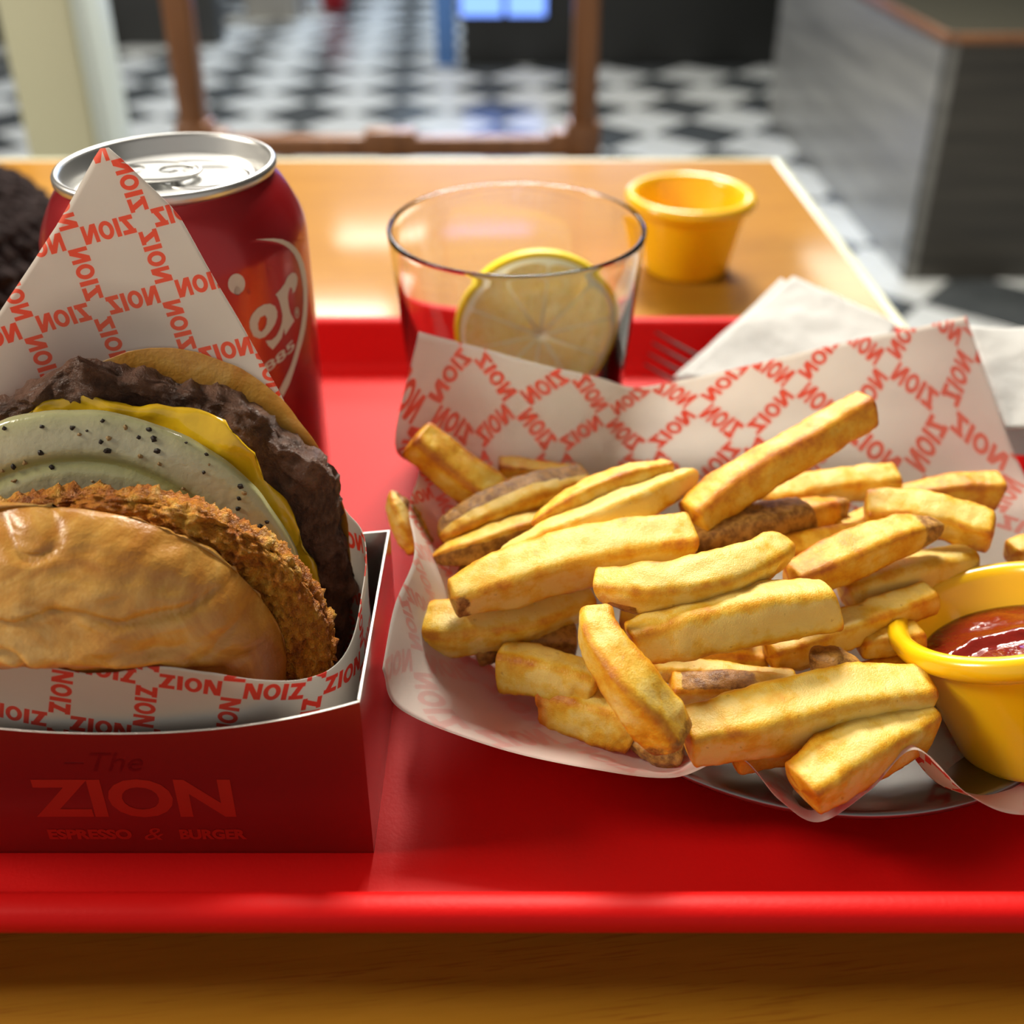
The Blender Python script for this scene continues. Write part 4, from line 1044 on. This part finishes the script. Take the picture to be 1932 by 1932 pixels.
# ------------------------------------------------------------------ chair beyond the table
chair = thing('wooden_chair', (-100, 900, FZ), 'brown wooden chair with an open frame back beyond the table', 'chair')
yb = 1054.0
xl, xr = -331.0, 74.0
def post(x, lean=0.0):
    return join(box(x - 13, x + 13, yb - 13, yb + 13, -84, 240, 3), box(x - 18, x + 18, yb - 16, yb + 16, -118, -82, 4))
make('back_post', *post(xl), M_BROWNWOOD, chair); make('back_post', *post(xr), M_BROWNWOOD, chair)
rail = join(box(xl, xr, yb - 10, yb + 10, -120, -99, 3), box(-155, -100, yb - 11, yb + 11, -120, -92, 3), box(xl, xl + 35, yb - 11, yb + 11, -120, -93, 3), box(xr - 35, xr, yb - 11, yb + 11, -120, -93, 3))
make('lower_rail', *rail, M_BROWNWOOD, chair)
make('top_rail', *box(xl - 14, xr + 14, yb - 12, yb + 12, 225, 290, 8), M_BROWNWOOD, chair)
make('seat', *box(xl - 15, xr + 15, 690, yb + 12, FZ + 415, FZ + 445, 8), M_BROWNWOOD, chair)
make('seat_pad', *box(xl, xr, 705, yb - 20, FZ + 444, FZ + 470, 10), M_SEAT, chair)
for x in (xl, xr):
    make('leg', *box(x - 17, x + 17, yb - 17, yb + 17, FZ, -118, 4), M_BROWNWOOD, chair)
    make('leg', *box(x - 17, x + 17, 695, 729, FZ, FZ + 416, 4), M_BROWNWOOD, chair)

# ------------------------------------------------------------------ cream post
px0, px1, py0 = -632.0, -525.0, 1300.0
po = thing('cream_post', (-585, 1340, FZ), 'square cream painted post standing beyond the table at the left', 'post')
make('shaft', *box(px0, px1 - 16, py0, py0 + 90, FZ + 12, 700, 6), M_POST, po)
make('edge_strip', *box(px1 - 16, px1, py0 + 2, py0 + 92, FZ + 12, 700, 5), M_POSTEDGE, po)
make('floor_plate', *box(px0 - 25, px1 + 25, py0 - 25, py0 + 115, FZ, FZ + 12, 3), M_POST, po)

# ------------------------------------------------------------------ counter at the right
ct = thing('low_counter', (1500, 2800, FZ), 'low grey wood-grain counter with a dark front at the right', 'counter')
cx0, cy0, cy1, ch_ = 893.0, 2145.0, 3540.0, FZ + 535
make('side_panel', *box(cx0, cx0 + 25, cy0, cy1, FZ, ch_), M_GREYWOOD, ct, smooth=False)
make('front_panel', *box(cx0 + 25, 2600, cy0, cy0 + 25, FZ, ch_), M_DARKWOOD, ct, smooth=False)
make('corner_trim', *box(cx0 - 3, cx0 + 4, cy0 - 3, cy0 + 4, FZ, ch_, 1), M_CHAR, ct)
make('back_panel', *box(cx0 + 25, 2600, cy1 - 25, cy1, FZ, ch_), M_DARKWOOD, ct, smooth=False)
make('counter_top', *box(cx0 + 8, 2600, cy0 + 8, cy1, ch_, ch_ + 12), M_TOPSTONE, ct, smooth=False)
make('top_edging', *join(box(cx0 - 6, cx0 + 8, cy0 - 6, cy1, ch_ - 6, ch_ + 14, 2), box(cx0 + 8, 2600, cy0 - 6, cy0 + 8, ch_ - 6, ch_ + 14, 2)), M_BROWNWOOD, ct)

# ------------------------------------------------------------------ far things
cab = thing('dark_cabinet', (500, 4600, FZ), 'near black cabinet with two bluish lit displays at the back', 'cabinet')
make('cabinet_body', *box(-205, 1500, 4352, 4900, FZ, FZ + 700, 8), M_DARK, cab, smooth=False)
for x0, x1 in ((-208, -40), (-18, 136)):
    fr_ = make('display_frame', *box(x0 - 12, x1 + 12, 4338, 4352, FZ + 196, FZ + 452, 3), M_DARK, cab, smooth=False)
    make('display_glass', *box(x0, x1, 4334, 4339, FZ + 206, FZ + 442), M_SCREEN, fr_, smooth=False)
tag(make('blue_board', *box(-318, -232, 4340, 4400, FZ, FZ + 420, 4), M_BLUEPANEL), 'narrow upright blue board beside the dark cabinet', 'board')
tag(make('low_partition', *box(-4200, -1330, 4760, 4900, FZ, FZ + 420, 10), M_CHAR), 'charcoal low partition at the back left behind the cream post', 'partition')
cr = thing('grey_crate', (-1220, 5500, FZ), 'grey plastic crate on the floor at the back, left of the red bin', 'crate')
make('crate_wall', *join(box(-1360, -1090, 5400, 5412, FZ, FZ + 200, 4), box(-1360, -1090, 5640, 5652, FZ, FZ + 200, 4), box(-1360, -1348, 5400, 5652, FZ, FZ + 200, 4), box(-1102, -1090, 5400, 5652, FZ, FZ + 200, 4)), M_CRATE, cr, smooth=False)
make('crate_base', *box(-1350, -1100, 5410, 5642, FZ, FZ + 12), M_CRATE, cr, smooth=False)
make('crate_rim', *box(-1368, -1082, 5392, 5402, FZ + 180, FZ + 206, 3), M_CRATE, cr, smooth=False)
rb = thing('red_bin', (-960, 5700, FZ), 'small round red bin on the floor at the back', 'bin')
make('bin_body', *lathe([(0.1, FZ), (60, FZ), (66, FZ + 6), (92, FZ + 250), (96, FZ + 256), (88, FZ + 256), (60, FZ + 12), (0.1, FZ + 12)], -950, 5700, 40), M_REDBIN, rb)
make('bin_rim', *ring(-950, 5700, 93, 93, FZ + 254, 5, 5), M_REDBIN, rb)
md_ = thing('hanging_display', (-122, 4320, 1500), 'small bluish lit display hanging above the aisle, mirrored in the table', 'display')
make('display_case', *box(-345, 101, 4306, 4350, 1500, 1770, 5), M_DARK, md_, smooth=False)
make('display_glass', *box(-328, 84, 4302, 4308, 1517, 1753), M_SCREEN_BRIGHT, md_, smooth=False)
for x_ in (-250, 6): make('hanger', *tube([(x_, 4330, 1768), (x_, 4330, 2100)], 6, 8), M_DARK, md_)
